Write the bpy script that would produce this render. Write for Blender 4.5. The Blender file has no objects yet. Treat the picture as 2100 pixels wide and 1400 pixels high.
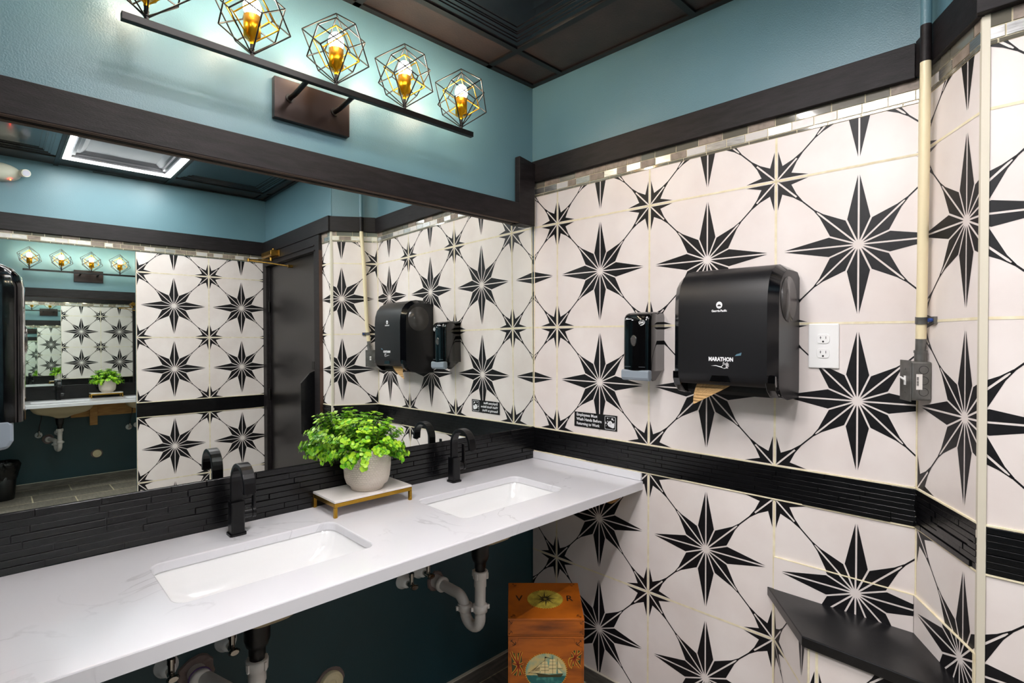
import bpy, bmesh, math, random
from mathutils import Vector, Matrix
from mathutils.geometry import delaunay_2d_cdt
PI = math.pi
scn = bpy.context.scene
COL = scn.collection
F0 = 1.02                      # height of the top of the black band above the floor
TH = 0.01834                   # the right wall leans this much off square to the sink wall
MW = Matrix.Translation((0, 0, F0))                       # frame of the sink wall
MR = Matrix.Translation((0, 0, F0)) @ Matrix.Rotation(TH, 4, 'Z')   # frame of the right wall
CEIL = 1.535

# ---------------------------------------------------------------- camera
cd = bpy.data.cameras.new('camera'); cam = bpy.data.objects.new('camera', cd); COL.objects.link(cam)
R_ = (0.718683, -0.695335, 0.001962); U_ = (0.004405, 0.007373, 0.999963); B_ = (-0.695324, -0.718648, 0.008362)
m = Matrix.Identity(4)
for i in range(3):
    m[i][0] = R_[i]; m[i][1] = U_[i]; m[i][2] = B_[i]
m[0][3], m[1][3], m[2][3] = -1.76651, -1.68035, 0.40732 + F0
cam.matrix_world = m
cd.sensor_width = 36; cd.lens = 18.9233; cd.clip_start = 0.02; cd.clip_end = 50
scn.camera = cam
# ---------------------------------------------------------------- world, exposure
w = bpy.data.worlds.new('world'); scn.world = w; w.use_nodes = True
w.node_tree.nodes['Background'].inputs[0].default_value = (0.8, 0.85, 0.9, 1)
w.node_tree.nodes['Background'].inputs[1].default_value = 0.05
scn.view_settings.view_transform = 'Standard'; scn.view_settings.look = 'None'
scn.view_settings.gamma = 1; scn.view_settings.use_curve_mapping = False
scn.view_settings.exposure = 1.12
scn.cycles.max_bounces = 16; scn.cycles.glossy_bounces = 12; scn.cycles.diffuse_bounces = 5
scn.cycles.sample_clamp_indirect = 6
PANEL_STRENGTH = 55.0
FILL_STRENGTH = 150.0
FAR_STRENGTH = 30.0
BULB_STRENGTH = 75.0

# ---------------------------------------------------------------- materials
def lin(h):
    h = h.lstrip('#'); v = [int(h[i:i+2], 16)/255 for i in (0, 2, 4)]
    return tuple(c/12.92 if c <= .04045 else ((c+.055)/1.055)**2.4 for c in v) + (1,)
MATS = {}
def mat(name, col, rough=.5, metal=0, noise=None, bump=None, coat=0, emit=None, spec=None, var=None, stretch=None, trans=0, aniso=None):
    """noise=(scale, other colour, lo, hi) colour mottling; bump=(scale, strength, distance)"""
    if name in MATS: return MATS[name]
    mt = bpy.data.materials.new(name); mt.use_nodes = True; nt = mt.node_tree; b = nt.nodes['Principled BSDF']
    col = lin(col) if isinstance(col, str) else col
    b.inputs['Base Color'].default_value = col; b.inputs['Roughness'].default_value = rough
    b.inputs['Metallic'].default_value = metal; b.inputs['Coat Weight'].default_value = coat
    b.inputs['Coat Roughness'].default_value = .08
    b.inputs['Transmission Weight'].default_value = trans
    if spec is not None: b.inputs['Specular IOR Level'].default_value = spec
    tc = nt.nodes.new('ShaderNodeTexCoord'); mp = nt.nodes.new('ShaderNodeMapping')
    nt.links.new(tc.outputs['Object'], mp.inputs[0])
    if stretch: mp.inputs['Scale'].default_value = stretch
    if noise:
        n = nt.nodes.new('ShaderNodeTexNoise'); n.inputs['Scale'].default_value = noise[0]; n.inputs['Detail'].default_value = 8
        r = nt.nodes.new('ShaderNodeValToRGB'); r.color_ramp.elements[0].position = noise[2]; r.color_ramp.elements[1].position = noise[3]
        r.color_ramp.elements[0].color = col; r.color_ramp.elements[1].color = lin(noise[1])
        nt.links.new(mp.outputs[0], n.inputs['Vector']); nt.links.new(n.outputs['Fac'], r.inputs[0]); nt.links.new(r.outputs[0], b.inputs['Base Color'])
    if bump:
        n2 = nt.nodes.new('ShaderNodeTexNoise'); n2.inputs['Scale'].default_value = bump[0]; n2.inputs['Detail'].default_value = 5
        bp = nt.nodes.new('ShaderNodeBump'); bp.inputs['Strength'].default_value = bump[1]; bp.inputs['Distance'].default_value = bump[2]
        nt.links.new(mp.outputs[0], n2.inputs['Vector']); nt.links.new(n2.outputs['Fac'], bp.inputs['Height']); nt.links.new(bp.outputs[0], b.inputs['Normal'])
    if emit:
        b.inputs['Emission Color'].default_value = lin(emit[0]) if isinstance(emit[0], str) else emit[0]; b.inputs['Emission Strength'].default_value = emit[1]
    MATS[name] = mt
    return mt
M = {}
M['tile'] = mat('star_tile_ground', '#ddd2cd', .33, noise=(5, '#e9e1dd', .3, .7), spec=.4)
M['star'] = mat('star_tile_black', '#0f0e11', .45, noise=(60, '#161518', .4, .7), spec=.3)
M['grout'] = mat('cream_grout', '#e0d3b0', .8, noise=(40, '#eee5ca', .35, .7))
M['grout_white'] = mat('white_caulk', '#cfc8b6', .5)
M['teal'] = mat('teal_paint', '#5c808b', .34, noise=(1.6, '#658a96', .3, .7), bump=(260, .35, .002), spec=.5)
M['teal_dark'] = mat('dark_teal', '#1b3a40', .42, noise=(1.5, '#21434c', .35, .7), bump=(260, .3, .002))  # darker teal for the wall below the counter and the left wall
M['blackwood'] = mat('black_stained_board', '#130f10', .5, spec=.3, noise=(14, '#231e20', .35, .75), bump=(120, .35, .002), stretch=(1, 1, 6))
M['underwood'] = mat('stained_underside', '#3d2614', .6)
M['rawwood'] = mat('raw_pine', '#b98a4d', .6, noise=(9, '#8f6230', .4, .75), stretch=(1, 1, 8))
M['ledger'] = mat('black_ledger_stone', '#070709', .26, noise=(18, '#0f0f11', .4, .7), bump=(60, .25, .002))
M['mirror'] = mat('mirror_silver', (.88, .925, .90, 1), .0, 1)
M['mirror_edge'] = mat('mirror_edge', '#1c211f', .3)
M['metal_tile'] = mat('brushed_metal_tile', '#b9b9b8', .28, .85, noise=(30, '#8e8d8b', .4, .7), stretch=(1, 1, 14))
M['stone_tile'] = mat('taupe_stone_tile', '#948578', .5, noise=(50, '#75685d', .4, .7))
M['glass_tile'] = mat('grey_glass_tile', '#6f6b60', .06, .1, coat=1)
M['white_stone'] = mat('pale_marble_tile', '#cfcac6', .25, noise=(20, '#b8b2ad', .5, .8))
M['ceil_black'] = mat('black_ceiling_plastic', '#0c0a0d', .2, noise=(5, '#151114', .3, .7), coat=.3)
M['ceil_flat'] = mat('black_textured_ceiling_panel', '#2b211e', .45, noise=(9, '#3a2c27', .3, .7), bump=(160, .4, .002))
M['panel_grey'] = mat('silver_grey_panel', '#6a6b70', .45, .3)
M['tbar'] = mat('black_ceiling_grid', '#0f0d0e', .45)
M['led'] = mat('led_strip', '#ffffff', .5, emit=((1, .955, .95, 1), PANEL_STRENGTH))
M['fill_left'] = mat('fill_strip_left', '#ffffff', .5, emit=((1, .97, .975, 1), FILL_STRENGTH))  # glow of the added fill ring on the left
M['led_far'] = mat('led_strip_far', '#ffffff', .5, emit=((1, .97, .975, 1), FAR_STRENGTH))
M['bulb'] = mat('lit_bulb', '#fff0d0', .3, emit=((1, .83, .64, 1), BULB_STRENGTH))
M['iron'] = mat('black_iron', '#120e0b', .42, .3)
M['plate_iron'] = mat('bronze_black_plate', '#2c2220', .3, .5, bump=(30, .1, .002))
M['gold'] = mat('polished_brass', '#e6ac22', .30, 1)
M['stand_gold'] = mat('stand_gold', '#b98f35', .26, 1)
M['brass'] = mat('aged_brass', '#a5803c', .38, 1, noise=(25, '#7b5c28', .4, .75))
M['faucet'] = mat('matte_black_metal', '#0a0a0d', .3, .3)
M['porcelain'] = mat('white_porcelain', '#eeeeee', .1, coat=.6)
M['bisque'] = mat('unglazed_bisque', '#b9a98a', .7)
M['chrome'] = mat('chrome', '#b8b4ae', .15, 1)
M['grey_metal'] = mat('galvanised_grey', '#7c7b78', .45, .7, noise=(30, '#66655f', .4, .7))
M['pvc'] = mat('white_pvc', '#d9d3cf', .28)
M['blackpvc'] = mat('black_plastic', '#0b0b0d', .35)
M['gloss_black'] = mat('gloss_black_plastic', '#050506', .07, coat=.5)
M['satin_black'] = mat('satin_black_plastic', '#0e0e11', .38, bump=(700, .08, .0005))
M['dark_bevel'] = mat('dark_glossy_bevel', '#08090d', .12)
M['smoke'] = mat('smoked_window', '#4a4746', .22)
M['pushbar'] = mat('grey_push_bar', '#8a949e', .38)
M['white_print'] = mat('white_print', '#e8e8ea', .5)
M['blue_scuff'] = mat('blue_scuff', '#4f7080', .5)
M['kraft'] = mat('brown_paper', '#cfa56e', .75, bump=(90, .08, .001))
M['ivory'] = mat('ivory_paint', '#e6d8b2', .35)
M['white_plastic'] = mat('white_plastic', '#efeeec', .3)
M['black_sign'] = mat('black_sign', '#100f10', .35)
M['dark'] = mat('dark_void', '#030303', .6)
M['blue'] = mat('blue_cap', '#1a3f86', .4)
M['label_white'] = mat('paper_label', '#e9e4dd', .5)
M['door'] = mat('black_door_paint', '#0f0d0e', .3, noise=(2.5, '#191617', .35, .7), bump=(60, .12, .002))
M['shelf'] = mat('black_shelf', '#0e0e10', .3, noise=(60, '#161619', .45, .7), bump=(90, .1, .001))
M['pot'] = mat('cream_ceramic', '#d9cdbf', .55)
M['leaf'] = mat('leaf_green', '#7fc41f', .36, noise=(28, '#3f9217', .4, .66))
M['leaf2'] = mat('leaf_lime', '#b9e233', .36, noise=(30, '#86c822', .4, .7))
M['stem'] = mat('stem_green', '#41701e', .5)
M['bag'] = mat('black_bin_liner', '#060607', .16, bump=(22, 1.0, .02))
M['honey'] = mat('honey_pine', '#a9570c', .33, noise=(7, '#4f2205', .44, .80), stretch=(1, 1, 5), coat=.3)
M['ink'] = mat('dark_brown_ink', '#1c0f07', .5)
M['gold_paint'] = mat('gold_paint', '#c99a2c', .45)
M['medal'] = mat('yellow_medallion', '#b5a03c', .45, noise=(50, '#8d7b2c', .4, .7))
M['sky_paint'] = mat('painted_sky', '#6f9c8c', .45, noise=(18, '#c4ad72', .45, .6))
M['sea_paint'] = mat('painted_sea', '#1d5a58', .4, noise=(60, '#4a8a7c', .5, .7))
M['sail'] = mat('painted_sail', '#d8c48e', .5)
M['red_ink'] = mat('rust_red_paint', '#8a2f0c', .5)
M['olive'] = mat('olive_paint', '#3d3a1e', .5)
M['purple'] = mat('purple_primer', '#6a4a86', .5)
M['rough_cut'] = mat('cut_gypsum', '#7a6a66', .9, bump=(60, .8, .004))
M['elight'] = mat('emergency_white', '#d8d8c6', .4)
M['red_led'] = mat('red_indicator', '#ff5030', .4, emit=('#ff4020', 12))
M['lamp_lens'] = mat('lamp_lens', '#c4c4d2', .2)
M['frame_brown'] = mat('brown_edge_paint', '#4a3226', .5)

def marble(name, base='#dfdee2', vein='#9b999f', rough=.16, scale=3.0, lo=.492, hi=.5):
    mt = bpy.data.materials.new(name); mt.use_nodes = True; nt = mt.node_tree; b = nt.nodes['Principled BSDF']
    b.inputs['Roughness'].default_value = rough; b.inputs['Coat Weight'].default_value = .2
    tc = nt.nodes.new('ShaderNodeTexCoord')
    n = nt.nodes.new('ShaderNodeTexNoise'); n.inputs['Scale'].default_value = scale; n.inputs['Detail'].default_value = 9; n.inputs['Distortion'].default_value = 1.4
    nt.links.new(tc.outputs['Object'], n.inputs['Vector'])
    s = nt.nodes.new('ShaderNodeMath'); s.operation = 'SUBTRACT'; s.inputs[1].default_value = .5; nt.links.new(n.outputs['Fac'], s.inputs[0])
    a = nt.nodes.new('ShaderNodeMath'); a.operation = 'ABSOLUTE'; nt.links.new(s.outputs[0], a.inputs[0])
    r = nt.nodes.new('ShaderNodeValToRGB'); r.color_ramp.elements[0].position = 0; r.color_ramp.elements[1].position = .012
    r.color_ramp.elements[0].color = (1, 1, 1, 1); r.color_ramp.elements[1].color = (0, 0, 0, 1); nt.links.new(a.outputs[0], r.inputs[0])
    n3 = nt.nodes.new('ShaderNodeTexNoise'); n3.inputs['Scale'].default_value = 4.2; n3.inputs['Detail'].default_value = 2; nt.links.new(tc.outputs['Object'], n3.inputs['Vector'])
    r3 = nt.nodes.new('ShaderNodeValToRGB'); r3.color_ramp.elements[0].position = .5; r3.color_ramp.elements[1].position = .68; nt.links.new(n3.outputs['Fac'], r3.inputs[0])
    mu = nt.nodes.new('ShaderNodeMath'); mu.operation = 'MULTIPLY'; nt.links.new(r.outputs[0], mu.inputs[0]); nt.links.new(r3.outputs[0], mu.inputs[1])
    mu2 = nt.nodes.new('ShaderNodeMath'); mu2.operation = 'MULTIPLY'; mu2.inputs[1].default_value = .45; nt.links.new(mu.outputs[0], mu2.inputs[0])
    mx = nt.nodes.new('ShaderNodeMixRGB'); mx.inputs[1].default_value = lin(base); mx.inputs[2].default_value = lin(vein)
    nt.links.new(mu2.outputs[0], mx.inputs[0]); nt.links.new(mx.outputs[0], b.inputs['Base Color'])
    return mt
M['marble'] = marble('white_quartz')
M['marble_stand'] = marble('stand_marble', '#e6e0dc', '#b9a79a', .25, 5)

def pot_material():
    mt = M['pot']; nt = mt.node_tree; b = nt.nodes['Principled BSDF']
    tc = nt.nodes.new('ShaderNodeTexCoord'); sp = nt.nodes.new('ShaderNodeSeparateXYZ'); nt.links.new(tc.outputs['Object'], sp.inputs[0])
    at = nt.nodes.new('ShaderNodeMath'); at.operation = 'ARCTAN2'; nt.links.new(sp.outputs[0], at.inputs[0]); nt.links.new(sp.outputs[1], at.inputs[1])
    cx = nt.nodes.new('ShaderNodeCombineXYZ')
    mz = nt.nodes.new('ShaderNodeMath'); mz.operation = 'MULTIPLY'; mz.inputs[1].default_value = 13.0; nt.links.new(sp.outputs[2], mz.inputs[0])
    nt.links.new(at.outputs[0], cx.inputs[0]); nt.links.new(mz.outputs[0], cx.inputs[1])
    br = nt.nodes.new('ShaderNodeTexBrick'); br.inputs['Scale'].default_value = 1; br.inputs['Brick Width'].default_value = 2*PI/52
    br.inputs['Row Height'].default_value = .085; br.inputs['Mortar Size'].default_value = .018; br.inputs['Mortar Smooth'].default_value = 1
    nt.links.new(cx.outputs[0], br.inputs['Vector'])
    bp = nt.nodes.new('ShaderNodeBump'); bp.invert = True; bp.inputs['Strength'].default_value = .7; bp.inputs['Distance'].default_value = .003
    nt.links.new(br.outputs['Fac'], bp.inputs['Height']); nt.links.new(bp.outputs[0], b.inputs['Normal'])
pot_material()

def floor_material():
    mt = bpy.data.materials.new('grey_brown_plank_tile'); mt.use_nodes = True; nt = mt.node_tree; b = nt.nodes['Principled BSDF']
    tc = nt.nodes.new('ShaderNodeTexCoord'); mp = nt.nodes.new('ShaderNodeMapping'); nt.links.new(tc.outputs['Object'], mp.inputs[0])
    br = nt.nodes.new('ShaderNodeTexBrick'); br.inputs['Scale'].default_value = 1; br.inputs['Brick Width'].default_value = .6; br.inputs['Row Height'].default_value = .3
    br.inputs['Mortar Size'].default_value = .005; br.inputs['Color1'].default_value = lin('#8f877b'); br.inputs['Color2'].default_value = lin('#655f57'); br.inputs['Mortar'].default_value = lin('#c9bc9d')
    nt.links.new(mp.outputs[0], br.inputs['Vector'])
    n = nt.nodes.new('ShaderNodeTexNoise'); n.inputs['Scale'].default_value = 12; n.inputs['Detail'].default_value = 8
    m2 = nt.nodes.new('ShaderNodeMapping'); m2.inputs['Scale'].default_value = (6, 1, 1); nt.links.new(tc.outputs['Object'], m2.inputs[0]); nt.links.new(m2.outputs[0], n.inputs['Vector'])
    mx = nt.nodes.new('ShaderNodeMixRGB'); mx.blend_type = 'OVERLAY'; mx.inputs[0].default_value = .7
    nt.links.new(br.outputs['Color'], mx.inputs[1]); nt.links.new(n.outputs['Fac'], mx.inputs[2]); nt.links.new(mx.outputs[0], b.inputs['Base Color'])
    b.inputs['Roughness'].default_value = .4
    return mt
M['floor'] = floor_material()
M['slate'] = mat('slate_baseboard_tile', '#5a5650', .4, noise=(10, '#7c766d', .35, .7), stretch=(1, 1, 8))

# ---------------------------------------------------------------- mesh helpers
class MB:
    def __init__(self): self.v = []; self.f = []; self.mi = []; self.sm = []
    def add(self, vs, fs, mi=0, sm=False):
        o = len(self.v); self.v += [tuple(p) for p in vs]
        for f in fs: self.f.append([o+i for i in f]); self.mi.append(mi); self.sm.append(sm)
        return self
    def box(self, a, b, mi=0, T=None):
        x0, y0, z0 = [min(a[i], b[i]) for i in range(3)]; x1, y1, z1 = [max(a[i], b[i]) for i in range(3)]
        vs = [Vector(p) for p in ((x0,y0,z0),(x1,y0,z0),(x1,y1,z0),(x0,y1,z0),(x0,y0,z1),(x1,y0,z1),(x1,y1,z1),(x0,y1,z1))]
        if T: vs = [T @ p for p in vs]
        return self.add(vs, [(0,3,2,1),(4,5,6,7),(0,1,5,4),(1,2,6,5),(2,3,7,6),(3,0,4,7)], mi)
    def loft(self, rings, mi=0, sm=True, cap0=True, cap1=True, close=True):
        n = len(rings[0]); vs = [p for r in rings for p in r]; fs = []
        for i in range(len(rings)-1):
            for j in range(n if close else n-1):
                k = (j+1) % n; fs.append((i*n+j, i*n+k, (i+1)*n+k, (i+1)*n+j))
        self.add(vs, fs, mi, sm)
        if cap0: self.add(rings[0], [tuple(reversed(range(n)))], mi)
        if cap1: self.add(rings[-1], [tuple(range(n))], mi)
        return self
    def tube(self, pts, r, n=12, mi=0, cap=True):
        pts = [Vector(p) for p in pts]; rings = []; rs = r if isinstance(r, (list, tuple)) else [r]*len(pts)
        nrm = None
        for i, p in enumerate(pts):
            t = ((pts[i]-pts[i-1]).normalized() if i else Vector()) + ((pts[i+1]-pts[i]).normalized() if i < len(pts)-1 else Vector())
            t.normalize()
            if nrm is None: nrm = t.orthogonal().normalized()
            nrm = (nrm - t*nrm.dot(t)).normalized(); bn = t.cross(nrm)
            rings.append([p + (nrm*math.cos(2*PI*k/n) + bn*math.sin(2*PI*k/n))*rs[i] for k in range(n)])
        return self.loft(rings, mi, True, cap, cap)
    def cyl(self, a, b, r, n=20, mi=0): return self.tube([a, b], r, n, mi)
    def lathe(self, prof, c=(0,0,0), n=32, mi=0, sm=True, T=None, cap=True):
        rings = [[Vector((c[0]+r*math.cos(2*PI*k/n), c[1]+r*math.sin(2*PI*k/n), c[2]+z)) for k in range(n)] for r, z in prof]
        if T: rings = [[T @ p for p in r] for r in rings]
        return self.loft(rings, mi, sm, cap, cap)
    def ball(self, c, r, mi=0, n=20, sc=(1,1,1)):
        rings = []
        for i in range(1, n//2):
            a = PI*i/(n//2); rings.append([(c[0]+r*sc[0]*math.sin(a)*math.cos(2*PI*k/n), c[1]+r*sc[1]*math.sin(a)*math.sin(2*PI*k/n), c[2]-r*sc[2]*math.cos(a)) for k in range(n)])
        return self.loft(rings, mi, True)
    def prism(self, poly, d, mi=0):   # poly list of 3D points, extruded by vector d
        n = len(poly); d = Vector(d); a = [Vector(p) for p in poly]; b = [p+d for p in a]
        return self.add(a+b, [tuple(range(n)), tuple(reversed(range(n, 2*n)))] + [(i, (i+1) % n, n+(i+1) % n, n+i) for i in range(n)], mi)
    def poly(self, pts, mi=0): return self.add(pts, [tuple(range(len(pts)))], mi)

BASE = {}
def link(name, me): o = bpy.data.objects.new(name, me); COL.objects.link(o); return o
def meta(o, label=None, cat=None, group=None, kind=None):
    if label: o['label'] = label
    if cat: o['category'] = cat
    if group: o['group'] = group
    if kind: o['kind'] = kind
    return o
def mkmesh(name, mb, mats, base=(0,0,0), fix=True):
    me = bpy.data.meshes.new(name); bx, by, bz = base
    me.from_pydata([(p[0]-bx, p[1]-by, p[2]-bz) for p in mb.v], [], mb.f)
    for mm in (mats if isinstance(mats, (list, tuple)) else [mats]): me.materials.append(M[mm] if isinstance(mm, str) else mm)
    me.polygons.foreach_set('material_index', mb.mi); me.polygons.foreach_set('use_smooth', mb.sm); me.update()
    if fix:
        bm = bmesh.new(); bm.from_mesh(me); bmesh.ops.recalc_face_normals(bm, faces=bm.faces); bm.to_mesh(me); bm.free()
    return me
def thing(name, label, cat, base, fr=MW, group=None):
    o = link(name, None); o.empty_display_size = .05; o.matrix_world = fr @ Matrix.Translation(base); BASE[o.name] = tuple(base)
    return meta(o, label, cat, group)
def bevel(o, wd=.002, seg=2, ang=35):
    b = o.modifiers.new('bevel', 'BEVEL'); b.width = wd; b.segments = seg; b.limit_method = 'ANGLE'; b.angle_limit = math.radians(ang); b.harden_normals = False
    return o
def part(name, mb, mats, parent, bev=None, label=None, kind=None, fix=True):
    base = BASE[parent.name]; o = link(name, mkmesh(name, mb, mats, base, fix)); o.parent = parent; BASE[o.name] = base
    if bev: bevel(o, bev)
    if label: o['label'] = label
    if kind: o['kind'] = kind
    return o
def solid(name, mb, mats, label, cat, base, fr=MW, group=None, bev=None, kind=None, fix=True):
    o = link(name, mkmesh(name, mb, mats, base, fix)); o.matrix_world = fr @ Matrix.Translation(base); BASE[o.name] = tuple(base)
    if bev: bevel(o, bev)
    return meta(o, label, cat, group, kind)
def struct(name, mb, mats, fr=MW, bev=None, parent=None, fix=True):
    if parent: return part(name, mb, mats, parent, bev, fix=fix)
    return solid(name, mb, mats, None, None, (0,0,0), fr, None, bev, 'structure', fix)
def arc(c, r, a0, a1, n, u, v):
    c, u, v = Vector(c), Vector(u), Vector(v)
    return [c + u*r*math.cos(math.radians(a0+(a1-a0)*i/n)) + v*r*math.sin(math.radians(a0+(a1-a0)*i/n)) for i in range(n+1)]
def rrect(x0, x1, y0, y1, r, n=6):
    pts = []
    for cx, cy, a in ((x1-r, y1-r, 0), (x0+r, y1-r, 90), (x0+r, y0+r, 180), (x1-r, y0+r, 270)):
        for i in range(n+1):
            t = math.radians(a+90*i/n); pts.append((cx+r*math.cos(t), cy+r*math.sin(t)))
    return pts
def text_mb(s, size, place, mi=0, bold=.0, width=None, depth=0, align='CENTER'):
    """lettering as flat mesh; place(x, y) -> 3D point"""
    cu = bpy.data.curves.new('t', 'FONT'); cu.body = s; cu.size = size; cu.align_x = align; cu.align_y = 'CENTER'; cu.offset = bold; cu.resolution_u = 2
    o = bpy.data.objects.new('t', cu); COL.objects.link(o); bpy.context.view_layer.update()
    me = bpy.data.meshes.new_from_object(o.evaluated_get(bpy.context.evaluated_depsgraph_get()))
    xs = [v.co.x for v in me.vertices]; k = 1.0
    if width and xs: k = width/(max(xs)-min(xs))
    vs = [place(v.co.x*k, v.co.y) for v in me.vertices]; fs = [tuple(p.vertices) for p in me.polygons]
    bpy.data.objects.remove(o); bpy.data.curves.remove(cu); bpy.data.meshes.remove(me)
    mb = MB(); mb.add(vs, fs, mi); return mb

# ---------------------------------------------------------------- star tile pattern
P = .45
def clip(poly, nx, ny, c):      # keep nx*x+ny*y >= c
    out = []
    for i in range(len(poly)):
        a, b = poly[i], poly[(i+1) % len(poly)]; da = nx*a[0]+ny*a[1]-c; db = nx*b[0]+ny*b[1]-c
        if da >= 0: out.append(a)
        if (da > 0 > db) or (da < 0 < db):
            t = da/(da-db); out.append((a[0]+(b[0]-a[0])*t, a[1]+(b[1]-a[1])*t))
    return out
def rot(p, a): c, s = math.cos(a), math.sin(a); return (p[0]*c-p[1]*s, p[0]*s+p[1]*c)
def star_polys():
    """unit cell centred on the large star, units of one tile"""
    big = []; val_r, va = .172, math.radians(22.5); V = (val_r*math.cos(va), val_r*math.sin(va)); g = .0052
    for k in range(8):
        tip = .468 if k % 2 == 0 else .345
        t = clip([(0, 0), (tip, 0), V], 0, 1, g)
        t = clip(t, math.sin(va), -math.cos(va), g); t = clip(t, 1, .3, .03)
        if len(t) < 3: continue
        for s in (1, -1): big.append([rot((p[0], p[1]*s), k*PI/4) for p in t])
    for k in range(4):   # thin connecting line
        a = PI/4+k*PI/2
        for s in (1, -1):
            big.append([rot(p, a) for p in ((.325, s*.0045), (.36, 0), (.36, s*.0052), (.30, s*.0155))])
        big.append([rot(p, a) for p in ((.34, -.0045), (.52, -.0045), (.52, .0045), (.34, .0045))])
    small = []; V2 = (.108*math.cos(va), .108*math.sin(va))
    for k in range(8):
        card = k % 2 == 0; tip = .25 if card else .215
        t = [(0, 0), (tip, 0), V2]
        t = clip(t, 0, 1, .012 if card else .0055); t = clip(t, 1, 0, .018)
        if len(t) < 3: continue
        for s in (1, -1): small.append([rot((p[0], p[1]*s), k*PI/4) for p in t])
    for k in range(4):
        a = PI/4+k*PI/2
        for s in (1, -1): small.append([rot(p, a) for p in ((.195, s*.002), (.24, s*.0045), (.17, s*.016))])
    return big, small
BIG, SMALL = star_polys()
def star_wall(mb, s0, s1, z0, z1, os, oz, mp, eps=.0004, gv=.0034, gh=.0032):
    """ground, stars and grout in the rectangle [s0,s1]x[z0,z1] with tile joints at os+k*P, oz+k*P; mp(s,z,off)->3D"""
    mb.poly([mp(s0, z0, 0), mp(s1, z0, 0), mp(s1, z1, 0), mp(s0, z1, 0)], 0)
    def put(poly, cx, cz, mi, e):
        q = [(cx+p[0]*P, cz+p[1]*P) for p in poly]
        for nx, ny, c in ((1,0,s0), (-1,0,-s1), (0,1,z0), (0,-1,-z1)):
            q = clip(q, nx, ny, c)
            if len(q) < 3: return
        mb.poly([mp(a, b, e) for a, b in q], mi)
    i0 = math.floor((s0-os)/P)-1; i1 = math.ceil((s1-os)/P)+1; j0 = math.floor((z0-oz)/P)-1; j1 = math.ceil((z1-oz)/P)+1
    for i in range(i0, i1+1):
        for j in range(j0, j1+1):
            for p in BIG: put(p, os+(i+.5)*P, oz+(j+.5)*P, 1, eps)
            for p in SMALL: put(p, os+i*P, oz+j*P, 1, eps)
    for i in range(i0, i1+1):
        s = (os+i*P)
        if s0-.001 < s < s1+.001: put([(-gv/P, -3), (gv/P, -3), (gv/P, 3), (-gv/P, 3)], s, (z0+z1)/2, 2, eps*2)
    for j in range(j0, j1+1):
        z = oz+j*P
        if z0-.001 < z < z1+.001: put([(-9, -gh/P), (9, -gh/P), (9, gh/P), (-9, gh/P)], (s0+s1)/2, z, 2, eps*2)
TILEM = ['tile', 'star', 'grout']
MOS0, MOS1 = 1.037, 1.103
BT, BB = 0.0, -.103
def lmap(o, t, n):   # wall local coordinates -> frame 3D
    o, t, n = Vector(o), Vector(t), Vector(n)
    return lambda s, z, off=0: Vector((o.x+t.x*s+n.x*off, o.y+t.y*s+n.y*off, z))
CH0 = (0, -1.3991); CH1 = (-.24716, -1.54529); CT = Vector((CH1[0]-CH0[0], CH1[1]-CH0[1], 0)); CL = CT.length; CT.normalize(); CN = Vector((CT.y, -CT.x, 0))
if CN.y < 0: CN = -CN
right_map = lmap((0, 0), (0, -1), (-1, 0)); right_map = lmap((0, 0, 0), (0, -1, 0), (-1, 0, 0))
cham_map = lmap((CH0[0], CH0[1], 0), CT, CN)
X3 = CH1[0]; door_map = lmap((X3, CH1[1], 0), (0, -1, 0), (-1, 0, 0))
DOPP = 2.745
opp_map = lmap((0, -DOPP, 0), (1, 0, 0), (0, 1, 0))
sink_map = lmap((0, 0, 0), (1, 0, 0), (0, -1, 0))

def slabm(mb, mp, s0, s1, z0, z1, back, front, mi=0):
    vs = [mp(s, z, o) for o in (back, front) for s, z in ((s0, z0), (s1, z0), (s1, z1), (s0, z1))]
    mb.add(vs, [(0,1,2,3), (7,6,5,4), (0,4,5,1), (1,5,6,2), (2,6,7,3), (3,7,4,0)], mi)
def ledger(mb, mp, s0, s1, z0, z1, rows, rnd, mi=0, long=(.09, .26)):
    h = (z1-z0)/rows; slabm(mb, mp, s0, s1, z0, z1, -.006, .0005, mi)
    for r in range(rows):
        s = s0-rnd.random()*.12
        while s < s1:
            L = rnd.uniform(*long); a, b = max(s, s0), min(s+L-.0018, s1)
            if b-a > .004: slabm(mb, mp, a, b, z0+r*h+.0009, z0+(r+1)*h-.0009, .0, .0025+rnd.random()*.005, mi)
            s += L
def mosaic(mb, mp, s0, s1, rnd, z0=MOS0):
    slabm(mb, mp, s0, s1, z0, MOS1, -.004, .001, 3)
    for za, zb, L, ms in ((z0+.001, z0+.008, .085, (2,)), (z0+.011, z0+.035, .062, (0, 1, 0, 4, 1)), (z0+.038, MOS1, .085, (2, 1, 2))):
        s = s0-rnd.random()*L
        while s < s1:
            l2 = L*rnd.choice((.7, 1, 1, 1.15)); a, b = max(s, s0+.001), min(s+l2-.003, s1-.001)
            if b-a > .003: slabm(mb, mp, a, b, za, zb, 0, .0035, rnd.choice(ms))
            s += l2
MOSM = ['metal_tile', 'stone_tile', 'glass_tile', 'grout', 'white_stone']
rnd = random.Random(7)
FL = -F0

# ================================================================ ROOM
b = MB(); b.box((-3.0, -2.9, FL-.05), (.2, .15, FL)); struct('floor', b, 'floor')
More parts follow.
